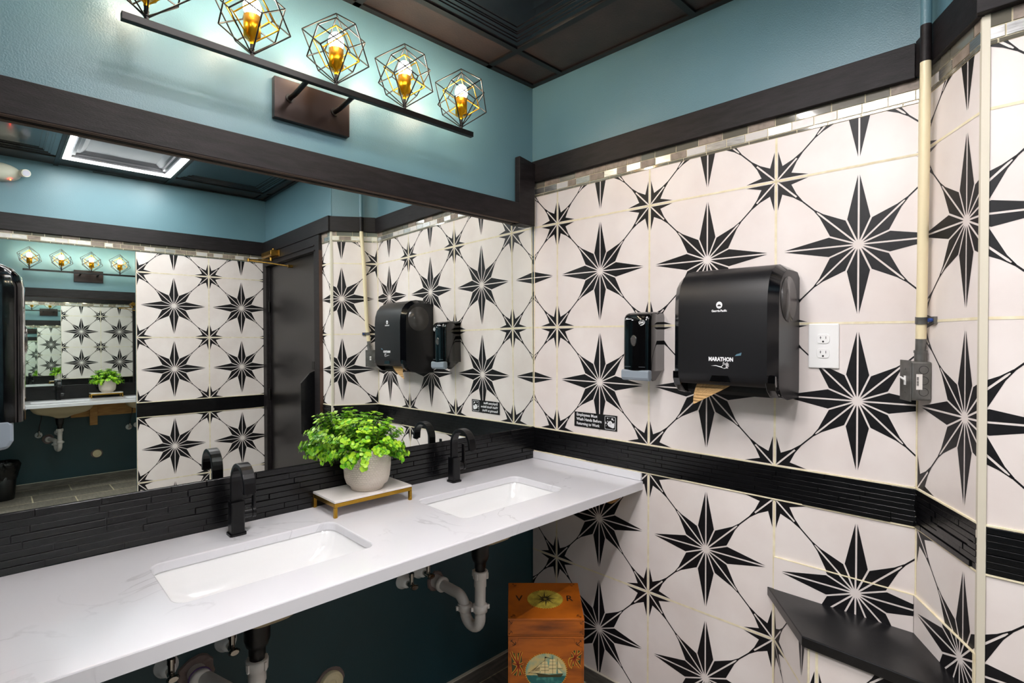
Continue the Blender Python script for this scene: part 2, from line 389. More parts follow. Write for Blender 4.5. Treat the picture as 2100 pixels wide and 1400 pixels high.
# sink wall
b = MB(); b.box((-3.0, .018, -.138), (.06, .10, CEIL+.03)); wb = struct('wall_back', b, 'teal')
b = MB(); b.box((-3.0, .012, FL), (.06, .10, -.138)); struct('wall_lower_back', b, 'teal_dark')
b = MB(); ledger(b, sink_map, -1.842, .008, -.138, .003, 8, rnd, long=(.08, .28)); slabm(b, sink_map, -1.842, .008, -.138, .003, -.017, -.004, 0); struct('wall_backsplash', b, 'ledger', bev=.001)
# right wall
b = MB(); slabm(b, right_map, -.03, 1.3991, FL, CEIL+.03, -.10, -.004); struct('wall_right', b, 'teal', MR)
b = MB(); star_wall(b, -.005, 1.3991, BT, MOS0, .1349, 0, right_map); star_wall(b, -.005, 1.3991, FL, BB, .1349, BB, right_map)
struct('wall_right_tiles', b, TILEM, MR, fix=False)
# corner (chamfer) wall and door wall
b = MB(); slabm(b, cham_map, -.01, CL, FL, CEIL+.03, -.08, -.004); struct('wall_corner', b, 'teal', MR)
b = MB(); star_wall(b, 0, CL, BT, MOS0, 0, 0, cham_map); star_wall(b, 0, CL, FL, BB, 0, BB, cham_map); struct('wall_corner_tiles', b, TILEM, MR, fix=False)
b = MB(); slabm(b, door_map, 0, .215, FL, CEIL+.03, -.08, -.004); slabm(b, door_map, .215, 1.119, 1.02, CEIL+.03, -.08, -.004); slabm(b, door_map, 1.119, 1.26, FL, CEIL+.03, -.08, -.004)
struct('wall_side', b, 'teal', MR)
b = MB(); star_wall(b, 0, .133, BT, MOS0, .163, 0, door_map); star_wall(b, 0, .133, FL, BB, .163, BB, door_map); struct('wall_side_tiles', b, TILEM, MR, fix=False)
# opposite wall
b = MB(); b.box((-3.0, -DOPP-.10, FL), (-.1, -DOPP-.004, CEIL+.03)); struct('wall_front', b, 'teal')
b = MB(); star_wall(b, -1.054, -.19, BT, MOS0, -.604, 0, opp_map); star_wall(b, -1.054, -.19, FL, -.098, -.604, -.098, opp_map); struct('wall_front_tiles', b, TILEM, fix=False)
# left side of the room: wing wall carrying the left soap dispenser, outer wall beyond it
b = MB(); b.box((-1.90, -.80, FL), (-1.842, .018, CEIL+.02)); struct('wall_wing', b, 'door')
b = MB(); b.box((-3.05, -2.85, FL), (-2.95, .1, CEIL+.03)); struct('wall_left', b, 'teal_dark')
# black bands
b = MB(); ledger(b, right_map, 0, 1.3991, BB, BT, 7, rnd); slabm(b, right_map, 0, 1.3991, BB-.004, BB+.0005, 0, .004, 1); slabm(b, right_map, 0, 1.3991, BT-.0005, BT+.004, 0, .004, 1); struct('trim_1', b, ['ledger', 'grout'], MR, bev=.0005)
b = MB(); ledger(b, cham_map, 0, CL-.004, BB, BT, 7, rnd); slabm(b, cham_map, 0, CL, BB-.004, BB+.0005, 0, .004, 1); slabm(b, cham_map, 0, CL, BT-.0005, BT+.004, 0, .004, 1); struct('trim_2', b, ['ledger', 'grout'], MR, bev=.0005)
b = MB(); ledger(b, door_map, .011, .133, BB, BT, 7, rnd); slabm(b, door_map, .01, .133, BB-.004, BB+.0005, 0, .004, 1); slabm(b, door_map, .01, .133, BT-.0005, BT+.004, 0, .004, 1); struct('trim_3', b, ['ledger', 'grout'], MR, bev=.0005)
b = MB(); ledger(b, opp_map, -1.054, -.195, -.098, 0, 6, rnd); slabm(b, opp_map, -1.054, -.195, -.102, -.0975, 0, .004, 1); slabm(b, opp_map, -1.054, -.195, -.0005, .004, 0, .004, 1); struct('trim_4', b, ['ledger', 'grout'], bev=.0005)
# mosaic borders
b = MB(); mosaic(b, right_map, 0, 1.3985, rnd); struct('trim_5', b, MOSM, MR)
b = MB(); mosaic(b, cham_map, .002, CL-.003, rnd); struct('trim_6', b, MOSM, MR)
b = MB(); mosaic(b, door_map, .003, .133, rnd); struct('trim_7', b, MOSM, MR)
b = MB(); mosaic(b, opp_map, -2.2, -.20, rnd, 1.040); struct('trim_8', b, MOSM)
# black boards above the tile
T0, T1 = 1.103, 1.192
b = MB(); slabm(b, right_map, 0, 1.392, T0-.004, T1, 0, .022); struct('trim_9', b, 'blackwood', MR, bev=.002)
b = MB(); slabm(b, cham_map, .012, CL+.004, T0-.002, T1+.004, 0, .016); struct('trim_10', b, 'blackwood', MR, bev=.002)
b = MB(); slabm(b, door_map, -.012, 1.19, T0, T1+.006, 0, .024); struct('trim_11', b, 'blackwood', MR, bev=.002)
b = MB(); slabm(b, opp_map, -2.94, -.20, T0-.008, T1+.006, 0, .022); struct('trim_12', b, 'blackwood', bev=.002)
# corner edge strip, inside-corner caulk
b = MB(); o = Vector((CH1[0], CH1[1], 0))
b.prism([o+Vector((-.004, .004, FL)), o+Vector((-.004, -.010, FL)), o+Vector((.004, -.010, FL)), o+Vector((.008, .008, FL))], (0, 0, MOS1-FL))
struct('trim_13', b, 'grout_white', MR)
b = MB(); b.cyl((-.001, -.001, BT), (-.001, -.001, 1.1), .0022, 8); b.cyl((-.001, -1.3985, FL), (-.001, -1.3985, 1.1), .0022, 8); struct('trim_14', b, 'grout', MR)
# boards framing the mirror
b = MB(); b.box((-1.842, -.022, .905), (-.024, .006, .990)); struct('trim_15', b, 'blackwood', bev=.002)
b = MB(); b.box((-1.842, -.0205, .9035), (-.024, -.001, .9049)); struct('trim_19', b, 'underwood')
b = MB(); b.prism([(-.118, -.023, .900), (-.022, -.023, .900), (-.022, -.023, 1.178), (-.118, -.023, 1.192)], (0, .03, 0)); struct('trim_16', b, 'blackwood', bev=.002)
# skirting
b = MB(); slabm(b, right_map, .02, 1.02, FL, -.956, 0, .009); slabm(b, right_map, .02, 1.02, -.9585, -.955, 0, .0095, 1); struct('baseboard_right', b, ['slate', 'grout_white'], MR, bev=.001)
b = MB(); b.box((-1.842, 0, FL), (0, .013, -.955)); b.box((-1.842, -.001, -.9585), (0, .013, -.954), 1); struct('baseboard_back', b, ['slate', 'grout_white'], bev=.001)
# ceiling with grid and coffered panels
XS = [-2.67-.28, -2.67, -2.07, -1.47, -.87, -.27, .02]; YS = [-2.745, -2.56, -1.96, -1.36, -.76, -.16, .018]
b = MB(); b.box((-3.0, -2.85, CEIL+.05), (.1, .12, CEIL+.09), 2)
LIGHTCELLS = [(3, 1), (3, 3), (1, 3)]
def coffer(b, x0, x1, y0, y1, z, steps, mi):
    rings = [[(x0+i, y0+i, z+h), (x1-i, y0+i, z+h), (x1-i, y1-i, z+h), (x0+i, y1-i, z+h)] for i, h in steps]
    b.loft(rings, mi, False, False, True)
STEPS = [(0, .004), (.03, .004), (.031, .007), (.042, .007), (.043, .010), (.060, .010), (.061, .013), (.066, .013), (.067, .016), (.084, .016), (.085, .019), (.12, .020)]
for i in range(6):
    for j in range(6):
        x0, x1, y0, y1 = XS[i], XS[i+1], YS[j], YS[j+1]
        if i in (0, 5) or j in (0, 5): b.poly([(x0, y0, CEIL+.006), (x1, y0, CEIL+.006), (x1, y1, CEIL+.006), (x0, y1, CEIL+.006)], 0)
        elif (i, j) in LIGHTCELLS: pass
        else: coffer(b, x0+.008, x1-.008, y0+.008, y1-.008, CEIL, STEPS, 1)
for x in XS[1:-1]: b.box((x-.012, YS[0], CEIL-.002), (x+.012, YS[-1], CEIL+.008), 2)
for y in YS[1:-1]: b.box((XS[0], y-.012, CEIL-.0022), (XS[-1], y+.012, CEIL+.008), 2)
b.box((XS[0], -.006, CEIL-.002), (.02, .018, CEIL+.01), 2)
struct('ceiling', b, ['ceil_flat', 'ceil_black', 'tbar'])
b = MB(); slabm(b, right_map, 0, 1.4, CEIL-.002, CEIL+.004, -.02, .02); slabm(b, cham_map, 0, CL, CEIL-.002, CEIL+.004, -.01, .02); slabm(b, door_map, 0, 1.2, CEIL-.002, CEIL+.004, -.01, .02); slabm(b, opp_map, -2.95, -.18, CEIL-.002, CEIL+.004, -.01, .02)
struct('trim_17', b, 'tbar', MR)

# ================================================================ LIGHTS
def ceiling_light(cell, label, lm='led'):
    i, j = cell; x0, x1, y0, y1 = XS[i]+.005, XS[i+1]-.005, YS[j]+.005, YS[j+1]-.005
    t = thing('ceiling_light', label, 'light', ((x0+x1)/2, (y0+y1)/2, CEIL), MW, 'square ceiling lights')
    f = MB()
    for a, c in (((x0, y0), (x1, y0+.012)), ((x0, y1-.012), (x1, y1)), ((x0, y0), (x0+.012, y1)), ((x1-.012, y0), (x1, y1))):
        f.box((a[0], a[1], CEIL-.006), (c[0], c[1], CEIL+.006))
    part('frame', f, 'grey_metal', t)
    e = .027; l = MB(); a0, a1, c0, c1 = x0+.012, x1-.012, y0+.012, y1-.012
    for a, c in (((a0, c0), (a1, c0+e)), ((a0, c1-e), (a1, c1)), ((a0, c0+e), (a0+e, c1-e)), ((a1-e, c0+e), (a1, c1-e))):
        l.box((a[0], a[1], CEIL-.004), (c[0], c[1], CEIL+.004))
    part('lit_ring', l, lm, t, label='glowing white light ring')
    c = MB(); coffer(c, a0+e, a1-e, c0+e, c1-e, CEIL, [(0, .002), (.012, .004), (.014, .014), (.03, .014), (.034, .026), (.05, .026), (.075, .04), (.09, .04)], 0)
    part('center_panel', c, 'panel_grey', t)
    return t
ceiling_light(LIGHTCELLS[0], 'square glowing ring light in the black ceiling, reflected in the big mirror', 'led_far')
ceiling_light(LIGHTCELLS[1], 'square glowing ring light in the ceiling in front of the vanity light')
ceiling_light(LIGHTCELLS[2], 'added square ring light, out of view near the left wall, brightening the room', 'fill_left')  # unseen ring added as fill to brighten the room

t = thing('vanity_light', 'black bar wall light with five geometric wire cages above the mirror', 'light', (-1.025, .018, 1.13))
b = MB(); b.box((-1.147, -.004, 1.074), (-.902, .018, 1.198)); part('back_plate', b, 'plate_iron', t, .0015)
b = MB(); b.box((-1.546, -.149, 1.145), (-.484, -.131, 1.163)); part('bar', b, 'iron', t, .001)
for x in (-1.101, -.955):
    b = MB(); b.tube([(x, -.003, 1.142), (x, -.045, 1.142), (x, -.135, 1.153)], .0075, 10); b.cyl((x, -.004, 1.142), (x, -.008, 1.142), .013, 14); part('arm', b, 'iron', t)
def cage_edges(c, z0, H, r, yaw, zu, zl):
    top = Vector((c[0], c[1], z0+H)); bot = Vector((c[0], c[1], z0))
    u = [Vector((c[0]+r*math.cos(yaw+a*2*PI/3), c[1]+r*math.sin(yaw+a*2*PI/3), z0+H*zu)) for a in range(3)]
    l = [Vector((c[0]+r*math.cos(yaw+PI/3+a*2*PI/3), c[1]+r*math.sin(yaw+PI/3+a*2*PI/3), z0+H*zl)) for a in range(3)]
    e = []
    for a in range(3): e += [(top, u[a]), (bot, l[a]), (u[a], l[a]), (u[(a+1) % 3], l[a])]
    return e
for k in range(5):
    c = (-1.496+k*.2402, -.14)
    b = MB()
    for p, q in cage_edges(c, 1.168, .212, .096, math.radians(157.7), .689, .33): b.cyl(p, q, .0020, 6)
    part('cage', b, 'iron', t)
    b = MB()
    for p, q in cage_edges(c, 1.172, .195, .084, math.radians(207.7), .665, .365): b.cyl(p, q, .0020, 6)
    part('cage', b, 'iron', t)
    b = MB()
    for p, q in cage_edges(c, 1.199, .146, .067, math.radians(151.3), .656, .316): b.cyl(p, q, .0019, 6)
    part('inner_cage', b, 'gold', t, label='gold inner wire cage')
    b = MB(); b.cyl((*c, 1.163), (*c, 1.196), .0052, 12); b.cyl((*c, 1.172), (*c, 1.175), .0072, 12); b.cyl((*c, 1.183), (*c, 1.185), .0062, 12); part('stem', b, 'iron', t)
    b = MB(); b.lathe([(.006, 1.196), (.006, 1.214), (.0215, 1.216), (.0215, 1.272), (.019, 1.272), (.019, 1.222)], (c[0], c[1], 0), 24); s = part('socket', b, 'gold', t, label='polished gold lamp socket')
    b = MB(); b.lathe([(.010, 1.262), (.012, 1.27), (.018, 1.278), (.0225, 1.29), (.0225, 1.30), (.018, 1.312), (.010, 1.32), (.003, 1.3225)], (c[0], c[1], 0), 20)
    part('bulb', b, 'bulb', s, label='lit warm bulb')

# ================================================================ MIRRORS
def mirror_glass(name, label, x0, x1, z0, z1, y, tilt, face):
    b = MB(); d = .005*face   # thickness goes behind
    q = [(x0, y+tilt*z0, z0), (x1, y+tilt*z0, z0), (x1, y+tilt*z1, z1), (x0, y+tilt*z1, z1)]; qb = [(p[0], p[1]+d, p[2]) for p in q]
    b.add(q, [(0,1,2,3)], 0)
    b.add(q+qb, [(4,5,6,7), (0,1,5,4), (1,2,6,5), (2,3,7,6), (3,0,4,7)], 1)
    return solid(name, b, ['mirror', 'mirror_edge'], label, 'mirror', ((x0+x1)/2, y, z0), fix=False)
mirror_glass('wall_mirror', 'wide frameless mirror above the sink counter, under the black board', -1.84, -.003, .004, .94, 0, .00917, 1)
mirror_glass('wall_mirror', 'tall mirror on the opposite wall beside the star tiles, seen reflected at left', -2.2, -1.0575, FL+.02, 1.039, -DOPP+.002, 0, -1)

# ================================================================ COUNTER AND SINKS
CT_Z = -.138
SINKS = [(-1.50, -1.045, -.425, -.165), (-.75, -.288, -.425, -.17)]
def plate_with_holes(mb, outer, holes, z0, z1, mi=0):
    pts = [Vector(p) for p in outer]; edges = [(i, (i+1) % len(outer)) for i in range(len(outer))]
    for h in holes:
        o = len(pts); pts += [Vector(p) for p in h]; edges += [(o+i, o+(i+1) % len(h)) for i in range(len(h))]
    vs, es, fs, *_ = delaunay_2d_cdt(pts, edges, [], 0, 1e-6)
    def inside(p, poly):
        c = False
        for i in range(len(poly)):
            a, b2 = poly[i], poly[i-1]
            if (a[1] > p[1]) != (b2[1] > p[1]) and p[0] < (b2[0]-a[0])*(p[1]-a[1])/(b2[1]-a[1])+a[0]: c = not c
        return c
    keep = []
    for f in fs:
        c = sum((vs[i] for i in f), Vector((0, 0)))/len(f)
        if inside(c, outer) and not any(inside(c, h) for h in holes): keep.append(f)
    n = len(vs)
    allv = [(v[0], v[1], z1) for v in vs]+[(v[0], v[1], z0) for v in vs]
    cnt = {}
    for f in keep:
        for i in range(len(f)):
            a, c = f[i], f[(i+1) % len(f)]; cnt.setdefault((min(a, c), max(a, c)), []).append((a, c))
    fcs = [tuple(f) for f in keep]+[tuple(n+i for i in reversed(f)) for f in keep]
    fcs += [(e[0][0], e[0][1], n+e[0][1], n+e[0][0]) for e in cnt.values() if len(e) == 1]
    mb.add(allv, fcs, mi)
outer = [(-1.84, -.561), (.0095, -.561), (-.0005, -.001), (-1.84, -.001)]
t = thing('counter', 'long white marble-look counter under the mirror with two sink cutouts', 'counter', (-.92, -.28, CT_Z-.032))
b = MB(); plate_with_holes(b, outer, [rrect(*s, .032, 8) for s in SINKS], CT_Z-.022, CT_Z)
b.add([(-1.84, -.561, CT_Z-.022), (.0095, -.561, CT_Z-.022), (.0095, -.561, CT_Z-.033), (-1.84, -.561, CT_Z-.033), (-1.84, -.535, CT_Z-.033), (.0095, -.535, CT_Z-.033), (-1.84, -.535, CT_Z-.022), (.0095, -.535, CT_Z-.022)], [(0,3,2,1), (3,4,5,2), (4,6,7,5), (0,6,4,3), (1,2,5,7)], 0)
ctop = part('countertop', b, M['marble'], t, .0035)
ctop.modifiers['bevel'].limit_method = 'WEIGHT'
me = ctop.data; at = me.attributes.new('bevel_weight_edge', 'FLOAT', 'EDGE'); zl = CT_Z-BASE[ctop.name][2]
ef = {}
for p in me.polygons:
    for k in p.edge_keys: ef.setdefault(k, []).append(p.normal.z)
for e in me.edges:
    a, c = me.vertices[e.vertices[0]].co, me.vertices[e.vertices[1]].co
    if abs(a.z-zl) < 1e-5 and abs(c.z-zl) < 1e-5 and min(abs(q) for q in ef[e.key]) < .1: at.data[e.index].value = 1.0
b = MB(); slabm(b, right_map, .003, .558, CT_Z+.001, BB-.004, .0005, .010)
sb = solid('side_splash', b, M['marble'], 'low white marble strip on the right wall at the end of the counter', 'backsplash', (0, -.28, CT_Z), MR, bev=.001)

def sink(s, label):
    x0, x1, y0, y1 = s; cx, cy = (x0+x1)/2, (y0+y1)/2
    t = thing('sink', label, 'sink', (cx, cy, CT_Z-.16), MW)
    def ring(ins, z, r): ky = .52 if ins > 0 else 1; return [(p[0], p[1], z) for p in rrect(x0+ins, x1-ins, y0+ins*ky, y1-ins*ky, r, 8)]
    zt = CT_Z-.0225
    inn = [ring(-.004, zt, .034), ring(.003, zt-.010, .034), ring(.012, zt-.040, .036), ring(.030, zt-.062, .04), ring(.058, zt-.078, .045), ring(.10, zt-.090, .035), ring(.15, zt-.099, .03), ring(.18, zt-.102, .02)]
    b = MB(); b.loft(inn, 0, True, False, True)
    b.loft([ring(-.004, zt, .034), ring(-.016, zt, .04)], 0, False, False, False)
    out = [ring(-.016, zt, .04), ring(-.016, zt-.010, .04), ring(-.004, zt-.040, .04), ring(.016, zt-.068, .045), ring(.044, zt-.086, .045), ring(.088, zt-.100, .045), ring(.130, zt-.111, .035), ring(.160, zt-.122, .025), ring(.178, zt-.134, .02), ring(.19, zt-.138, .02)]
    b.loft(out, 1, True, False, True)
    part('bowl', b, ['porcelain', 'bisque'], t, fix=True)
    b = MB(); b.cyl((cx, cy+.02, zt-.1018), (cx, cy+.02, zt-.0995), .022, 24); b.cyl((cx, cy+.02, zt-.0995), (cx, cy+.02, zt-.097), .015, 24); part('drain', b, 'chrome', t)
    return t
sink(SINKS[0], 'left rectangular white undermount sink, the nearer of the two')
sink(SINKS[1], 'right rectangular white undermount sink, nearer the star tile wall')

# timber under the counter
b = MB(); b.box((-1.18, -.022, -.335), (-.02, .0115, CT_Z-.023)); solid('support_board', b, 'rawwood', 'raw pine board along the wall under the counter, above the drain pipes', 'board', (-.6, 0, -.335), bev=.002)
b = MB(); b.box((-1.03, -.06, -.425), (-.965, -.0225, CT_Z-.024)); solid('support_block', b, 'rawwood', 'upright pine block under the counter between the two sinks', 'board', (-1.0, -.05, -.40), bev=.002)
b = MB(); slabm(b, right_map, .07, .475, -.205, CT_Z-.024, .0005, .036); b.prism([(-.001, -.30, -.206), (-.001, -.475, -.206), (-.001, -.44, -.245), (-.001, -.33, -.245)], (-.034, 0, 0))
solid('support_cleat', b, 'rawwood', 'raw pine cleat on the star tile wall under the right end of the counter', 'board', (0, -.27, -.245), MR, bev=.002)

# ---------------------------------------------------------------- faucets
def faucet(x, y, label):
    t = thing('faucet', label, 'faucet', (x, y, CT_Z))
    b = MB(); r0 = [(x+p[0], y+p[1]) for p in rrect(-.0215, .0215, -.0215, .0215, .007)]
    b.loft([[(p[0], p[1], CT_Z) for p in r0], [(p[0], p[1], CT_Z+.006) for p in r0]], 0, False)
    part('base_ring', b, 'faucet', t, .001)
    b = MB(); r1 = [(x+p[0], y+p[1]) for p in rrect(-.0175, .0175, -.0175, .0175, .005)]
    b.loft([[(p[0], p[1], z) for p in r1] for z in (CT_Z+.006, -.046)], 0, False); part('body', b, 'faucet', t, .0012)
    # flat ribbon spout
    pts = [(0, -.046), (0, .0)]
    for i in range(13): a = PI-PI*i/12; pts.append((-.056-.056*math.cos(PI-a)*-1*-1 if False else -.056-.056*math.cos(a)*1, .012+.053*math.sin(a)))
    pts = [(0, -.046), (0, -.01)]
    for i in range(15):
        a = PI*i/14*1.0; pts.append((-.052+.052*math.cos(a), .010+.052*math.sin(a)))
    pts += [(-.106, -.004)]
    rings = []
    for i, (dy, z) in enumerate(pts):
        a = pts[max(i-1, 0)]; c = pts[min(i+1, len(pts)-1)]; tx, tz = c[0]-a[0], c[1]-a[1]; L = math.hypot(tx, tz); nx, nz = tz/L, -tx/L; h = .0055
        w2 = .0150
        rings.append([(x-w2, y+dy+nx*h, z+nz*h), (x+w2, y+dy+nx*h, z+nz*h), (x+w2, y+dy-nx*h, z-nz*h), (x-w2, y+dy-nx*h, z-nz*h)])
    b = MB(); b.loft(rings, 0, False); sp = part('spout', b, 'faucet', t, .0015)
    for p in sp.data.polygons: p.use_smooth = False
    b = MB(); b.cyl((x, y-.106, -.008), (x, y-.106, -.004), .008, 14); 
    part('aerator', b, 'dark', t)
    b = MB(); b.cyl((x+.017, y, -.084), (x+.038, y, -.084), .014, 20); b.cyl((x+.039, y, -.084), (x+.048, y, -.084), .016, 20)
    h = part('handle_hub', b, 'faucet', t, .001)
    b = MB(); b.loft([[(x+.0485, y-.009, -.09), (x+.0485, y+.009, -.09), (x+.041, y+.009, -.09), (x+.041, y-.009, -.09)],
                      [(x+.0485, y-.008, -.05), (x+.0485, y+.008, -.05), (x+.042, y+.008, -.05), (x+.042, y-.008, -.05)],
                      [(x+.0455, y-.006, -.001), (x+.0455, y+.006, -.001), (x+.0405, y+.006, -.001), (x+.0405, y-.006, -.001)]], 0, False)
    part('lever', b, 'faucet', t, .0012)
    return t
faucet(-1.282, -.087, 'matte black gooseneck faucet behind the left sink')
faucet(-.513, -.072, 'matte black gooseneck faucet behind the right sink')

# ---------------------------------------------------------------- plumbing
def trap(x, yd, label, xw=None):
    xw = x if xw is None else xw; dv = Vector((xw-x, .0-yd, 0)); Lw = dv.length; dv.normalize()
    t = thing('drain_pipe', label, 'pipe', (x, yd, -.62))
    zt = CT_Z-.1735
    b = MB(); b.cyl((x, yd, zt+.012), (x, yd, zt-.012), .034, 24); b.lathe([(.031, zt-.012), (.031, zt-.045), (.026, zt-.062), (.020, zt-.066), (.020, zt-.085), (.018, zt-.09), (.018, -.42)], (x, yd, 0), 24); part('tailpiece', b, 'blackpvc', t)
    nz = -.415
    b = MB(); b.lathe([(.0215, nz-.05), (.0215, nz-.024), (.026, nz-.02), (.027, nz+.004), (.025, nz+.006), (.019, nz+.006)], (x, yd, 0), 24)
    b.cyl((x, yd, nz-.14), (x, yd, nz-.04), .0192, 24)
    for k in range(4):
        a = k*PI/2+.4; b.box((-.003, .024, nz-.018), (.003, .0305, nz+.003), 0, Matrix.Translation((x, yd, 0)) @ Matrix.Rotation(a, 4, 'Z'))
    part('slip_nut', b, 'pvc', t)
    zb = -.585; r = .042
    P0 = Vector((x, yd, 0)); ztop = -.532; C1 = P0+dv*r; C1.z = zb+.008; pb = P0+dv*2*r; e = P0+dv*(Lw+.004)
    pts = [(x, yd, nz-.11)] + arc(C1, r, 180, 360, 14, dv, (0, 0, 1)) + [(pb.x, pb.y, zb+.022)]
    C2 = pb+dv*.045; C2.z = ztop-.045
    pts += arc(C2, .045, 180, 90, 8, dv, (0, 0, 1)) + [(e.x, e.y, ztop)]
    b = MB(); b.tube(pts, .0192, 20); part('trap_bend', b, 'pvc', t)
    for z, yy in ((nz-.125, (x, yd)), (zb+.018, (pb.x, pb.y))):
        b = MB(); b.lathe([(.020, z-.014), (.0255, z-.012), (.0265, z+.010), (.020, z+.013)], (yy[0], yy[1], 0), 24)
        for k in range(2): b.box((-.0035, .024, z-.008), (.0035, .034, z+.006), 0, Matrix.Translation((yy[0], yy[1], 0)) @ Matrix.Rotation(k*PI+1.2, 4, 'Z'))
        part('coupling_nut', b, 'pvc', t)
    b = MB(); T = Matrix.Translation((xw, 0, ztop)) @ Matrix.Rotation(PI/2, 4, 'X')
    b.lathe([(.0195, .022), (.027, .024), (.028, .040), (.0195, .042)], (0, 0, 0), 24, T=T); b.lathe([(.024, -.010), (.024, .024)], (0, 0, 0), 24, T=T); part('wall_nut', b, 'pvc', t)
    return t
trap(-1.285, -.255, 'white plastic drain trap with black tailpiece under the left sink', -1.358)
trap(-.540, -.255, 'white plastic drain trap with black tailpiece under the right sink')
def rough_ring(x, z, r, label, col='rough_cut'):
    rr = random.Random(int(abs(x*1000))); b = MB(); n = 26
    prof = [(r*(.98+.14*rr.random())) for _ in range(n)]
    T = lambda q, a, d: (x+q*math.cos(a), .012-d, z+q*math.sin(a))
    rings = [[T(prof[k], 2*PI*k/n, 0) for k in range(n)], [T(prof[k]*.95, 2*PI*k/n, .006+.004*rr.random()) for k in range(n)], [T(.6*r, 2*PI*k/n, .004) for k in range(n)]]
    b.loft(rings, 0, False); return solid('wall_hole', b, col, label, 'wall patch', (x, .012, z))
rough_ring(-1.358, -.532, .045, 'ragged grey hole edge around the left drain pipe at the wall')
rough_ring(-.540, -.532, .036, 'ragged hole edge around the right drain pipe at the wall')
def stop(x, z, label):
    t = thing('shutoff_valve', label, 'valve', (x, .012, z))
    T = Matrix.Translation((x, .012, z)) @ Matrix.Rotation(PI/2, 4, 'X')
    b = MB(); b.lathe([(.030, 0), (.029, .006), (.020, .012), (.018, .030), (.012, .032)], (0, 0, 0), 24, T=T); part('escutcheon', b, 'porcelain', t, label='off-white wall flange')
    b = MB(); b.cyl((x, -.02, z), (x, -.055, z), .009, 14); b.cyl((x, -.045, z), (x, -.045, z+.03), .008, 14); b.cyl((x, -.045, z+.03), (x, -.045, z+.045), .010, 6); part('valve_body', b, 'chrome', t)
    b = MB(); b.loft([[(x+.016*math.cos(a)*s, -.055-d, z+.010*math.sin(a)*s) for a in [2*PI*k/16 for k in range(16)]] for s, d in ((.4, 0), (.9, .004), (1.0, .010), (.7, .016))], 0, True); part('handle', b, 'chrome', t)
    b = MB(); b.tube([(x, -.045, z+.045), (x+.005, -.05, z+.10), (x+.02, -.06, z+.17), (x+.02, -.07, z+.26)], .0045, 10); part('supply_hose', b, 'blackpvc', t)
    return t
stop(-1.43, -.485, 'angle stop valve on the wall left of the left drain pipe')
stop(-1.282, -.475, 'angle stop valve on the wall right of the left drain outlet')
stop(-.684, -.487, 'angle stop valve on the wall left of the right drain pipe')
stop(-.612, -.470, 'angle stop valve on the wall just above the right drain outlet')
t = thing('cleanout_plug', 'cream round cleanout cap in a ragged hole low on the wall between the sinks', 'pipe plug', (-.965, .012, -.735))
rr = random.Random(3); b = MB(); n = 22
b.loft([[(-.965+(.047+.008*rr.random())*math.cos(2*PI*k/n)*s, .012-d, -.735+.047*math.sin(2*PI*k/n)*s) for k in range(n)] for s, d in ((1, 0), (.95, .004), (.7, .003))], 0, False); part('hole_edge', b, 'rough_cut', t)
b = MB(); T = Matrix.Translation((-.965, .008, -.735)) @ Matrix.Rotation(PI/2, 4, 'X')
b.lathe([(.038, 0), (.038, .014), (.034, .016), (.033, .012), (.024, .012), (.023, .016), (.014, .016), (.013, .011)], (0, 0, 0), 28, T=T); part('cap', b, 'ivory', t)
b = MB(); T = Matrix.Translation((-1.358, .0, -.532)) @ Matrix.Rotation(PI/2, 4, 'X'); b.lathe([(.0285, .0245), (.0295, .0250), (.0295, .028), (.0285, .0285)], (0, 0, 0), 24, T=T)
part('primer_ring', b, 'purple', bpy.data.objects['drain_pipe'])

# ================================================================ STAND, POT, PLANT
x0, x1, y0, y1, zt = -1.03, -.757, -.157, -.004, -.087
t = thing('display_stand', 'white marble tray on a brass frame with four square legs, under the potted plant', 'stand', ((x0+x1)/2, (y0+y1)/2, CT_Z))
b = MB(); b.box((x0+.0005, y0+.0005, zt-.0070), (x1-.0005, y1-.0005, zt)); part('marble_top', b, M['marble_stand'], t, .001)
b = MB()
for a, c in (((x0, y0), (x1, y0+.007)), ((x0, y1-.007), (x1, y1)), ((x0, y0+.007), (x0+.007, y1-.007)), ((x1-.007, y0+.007), (x1, y1-.007))): b.box((a[0], a[1], zt-.019), (c[0], c[1], zt-.0072))
part('rim', b, 'stand_gold', t, .0008)
for ax in (x0, x1-.0095):
    for ay in (y0, y1-.0095):
        b = MB(); b.box((ax, ay, CT_Z), (ax+.0095, ay+.0095, zt-.0192)); part('leg', b, 'stand_gold', t, .0006)
PX, PY, PZ = -.884, -.088, zt
t = thing('plant_pot', 'cream woven-texture ceramic pot on the marble stand', 'pot', (PX, PY, PZ))
b = MB(); pr = [(.0, .0), (.050, .0), (.052, .006), (.054, .012), (.066, .022), (.072, .040), (.0755, .075), (.0765, .115), (.0765, .132), (.0745, .1345), (.071, .132), (.070, .110)]
b.lathe([(max(r, .001), PZ+z) for r, z in pr], (PX, PY, 0), 64, cap=False); part('body', b, 'pot', t)
b = MB(); b.lathe([(.0005, PZ+.116), (.070, PZ+.112)], (PX, PY, 0), 32, cap=False); part('soil', b, 'ink', t)
t2 = thing('potted_plant', 'bright green boxwood-like plant with small round leaves in the cream pot', 'plant', (PX, PY, PZ+.113))
rr = random.Random(11); lf = [MB(), MB()]; st = MB()
def leaf(mb, p, nrm, d, size):
    nrm = nrm.normalized(); d = (d-nrm*d.dot(nrm)).normalized(); s = nrm.cross(d)
    base = p; ring = []
    for k in range(9):
        a = 2*PI*k/9; u = .5-.5*math.cos(a); ring.append(base + d*(size*u*1.0) + s*(size*.56*math.sin(a)) + nrm*(size*.13*(abs(math.sin(a)))))
    c = base+d*size*.5
    mb.add([c]+ring, [(0, 1+k, 1+(k+1) % 9) for k in range(9)], 0, True)
base0 = Vector((PX, PY, PZ+.112))
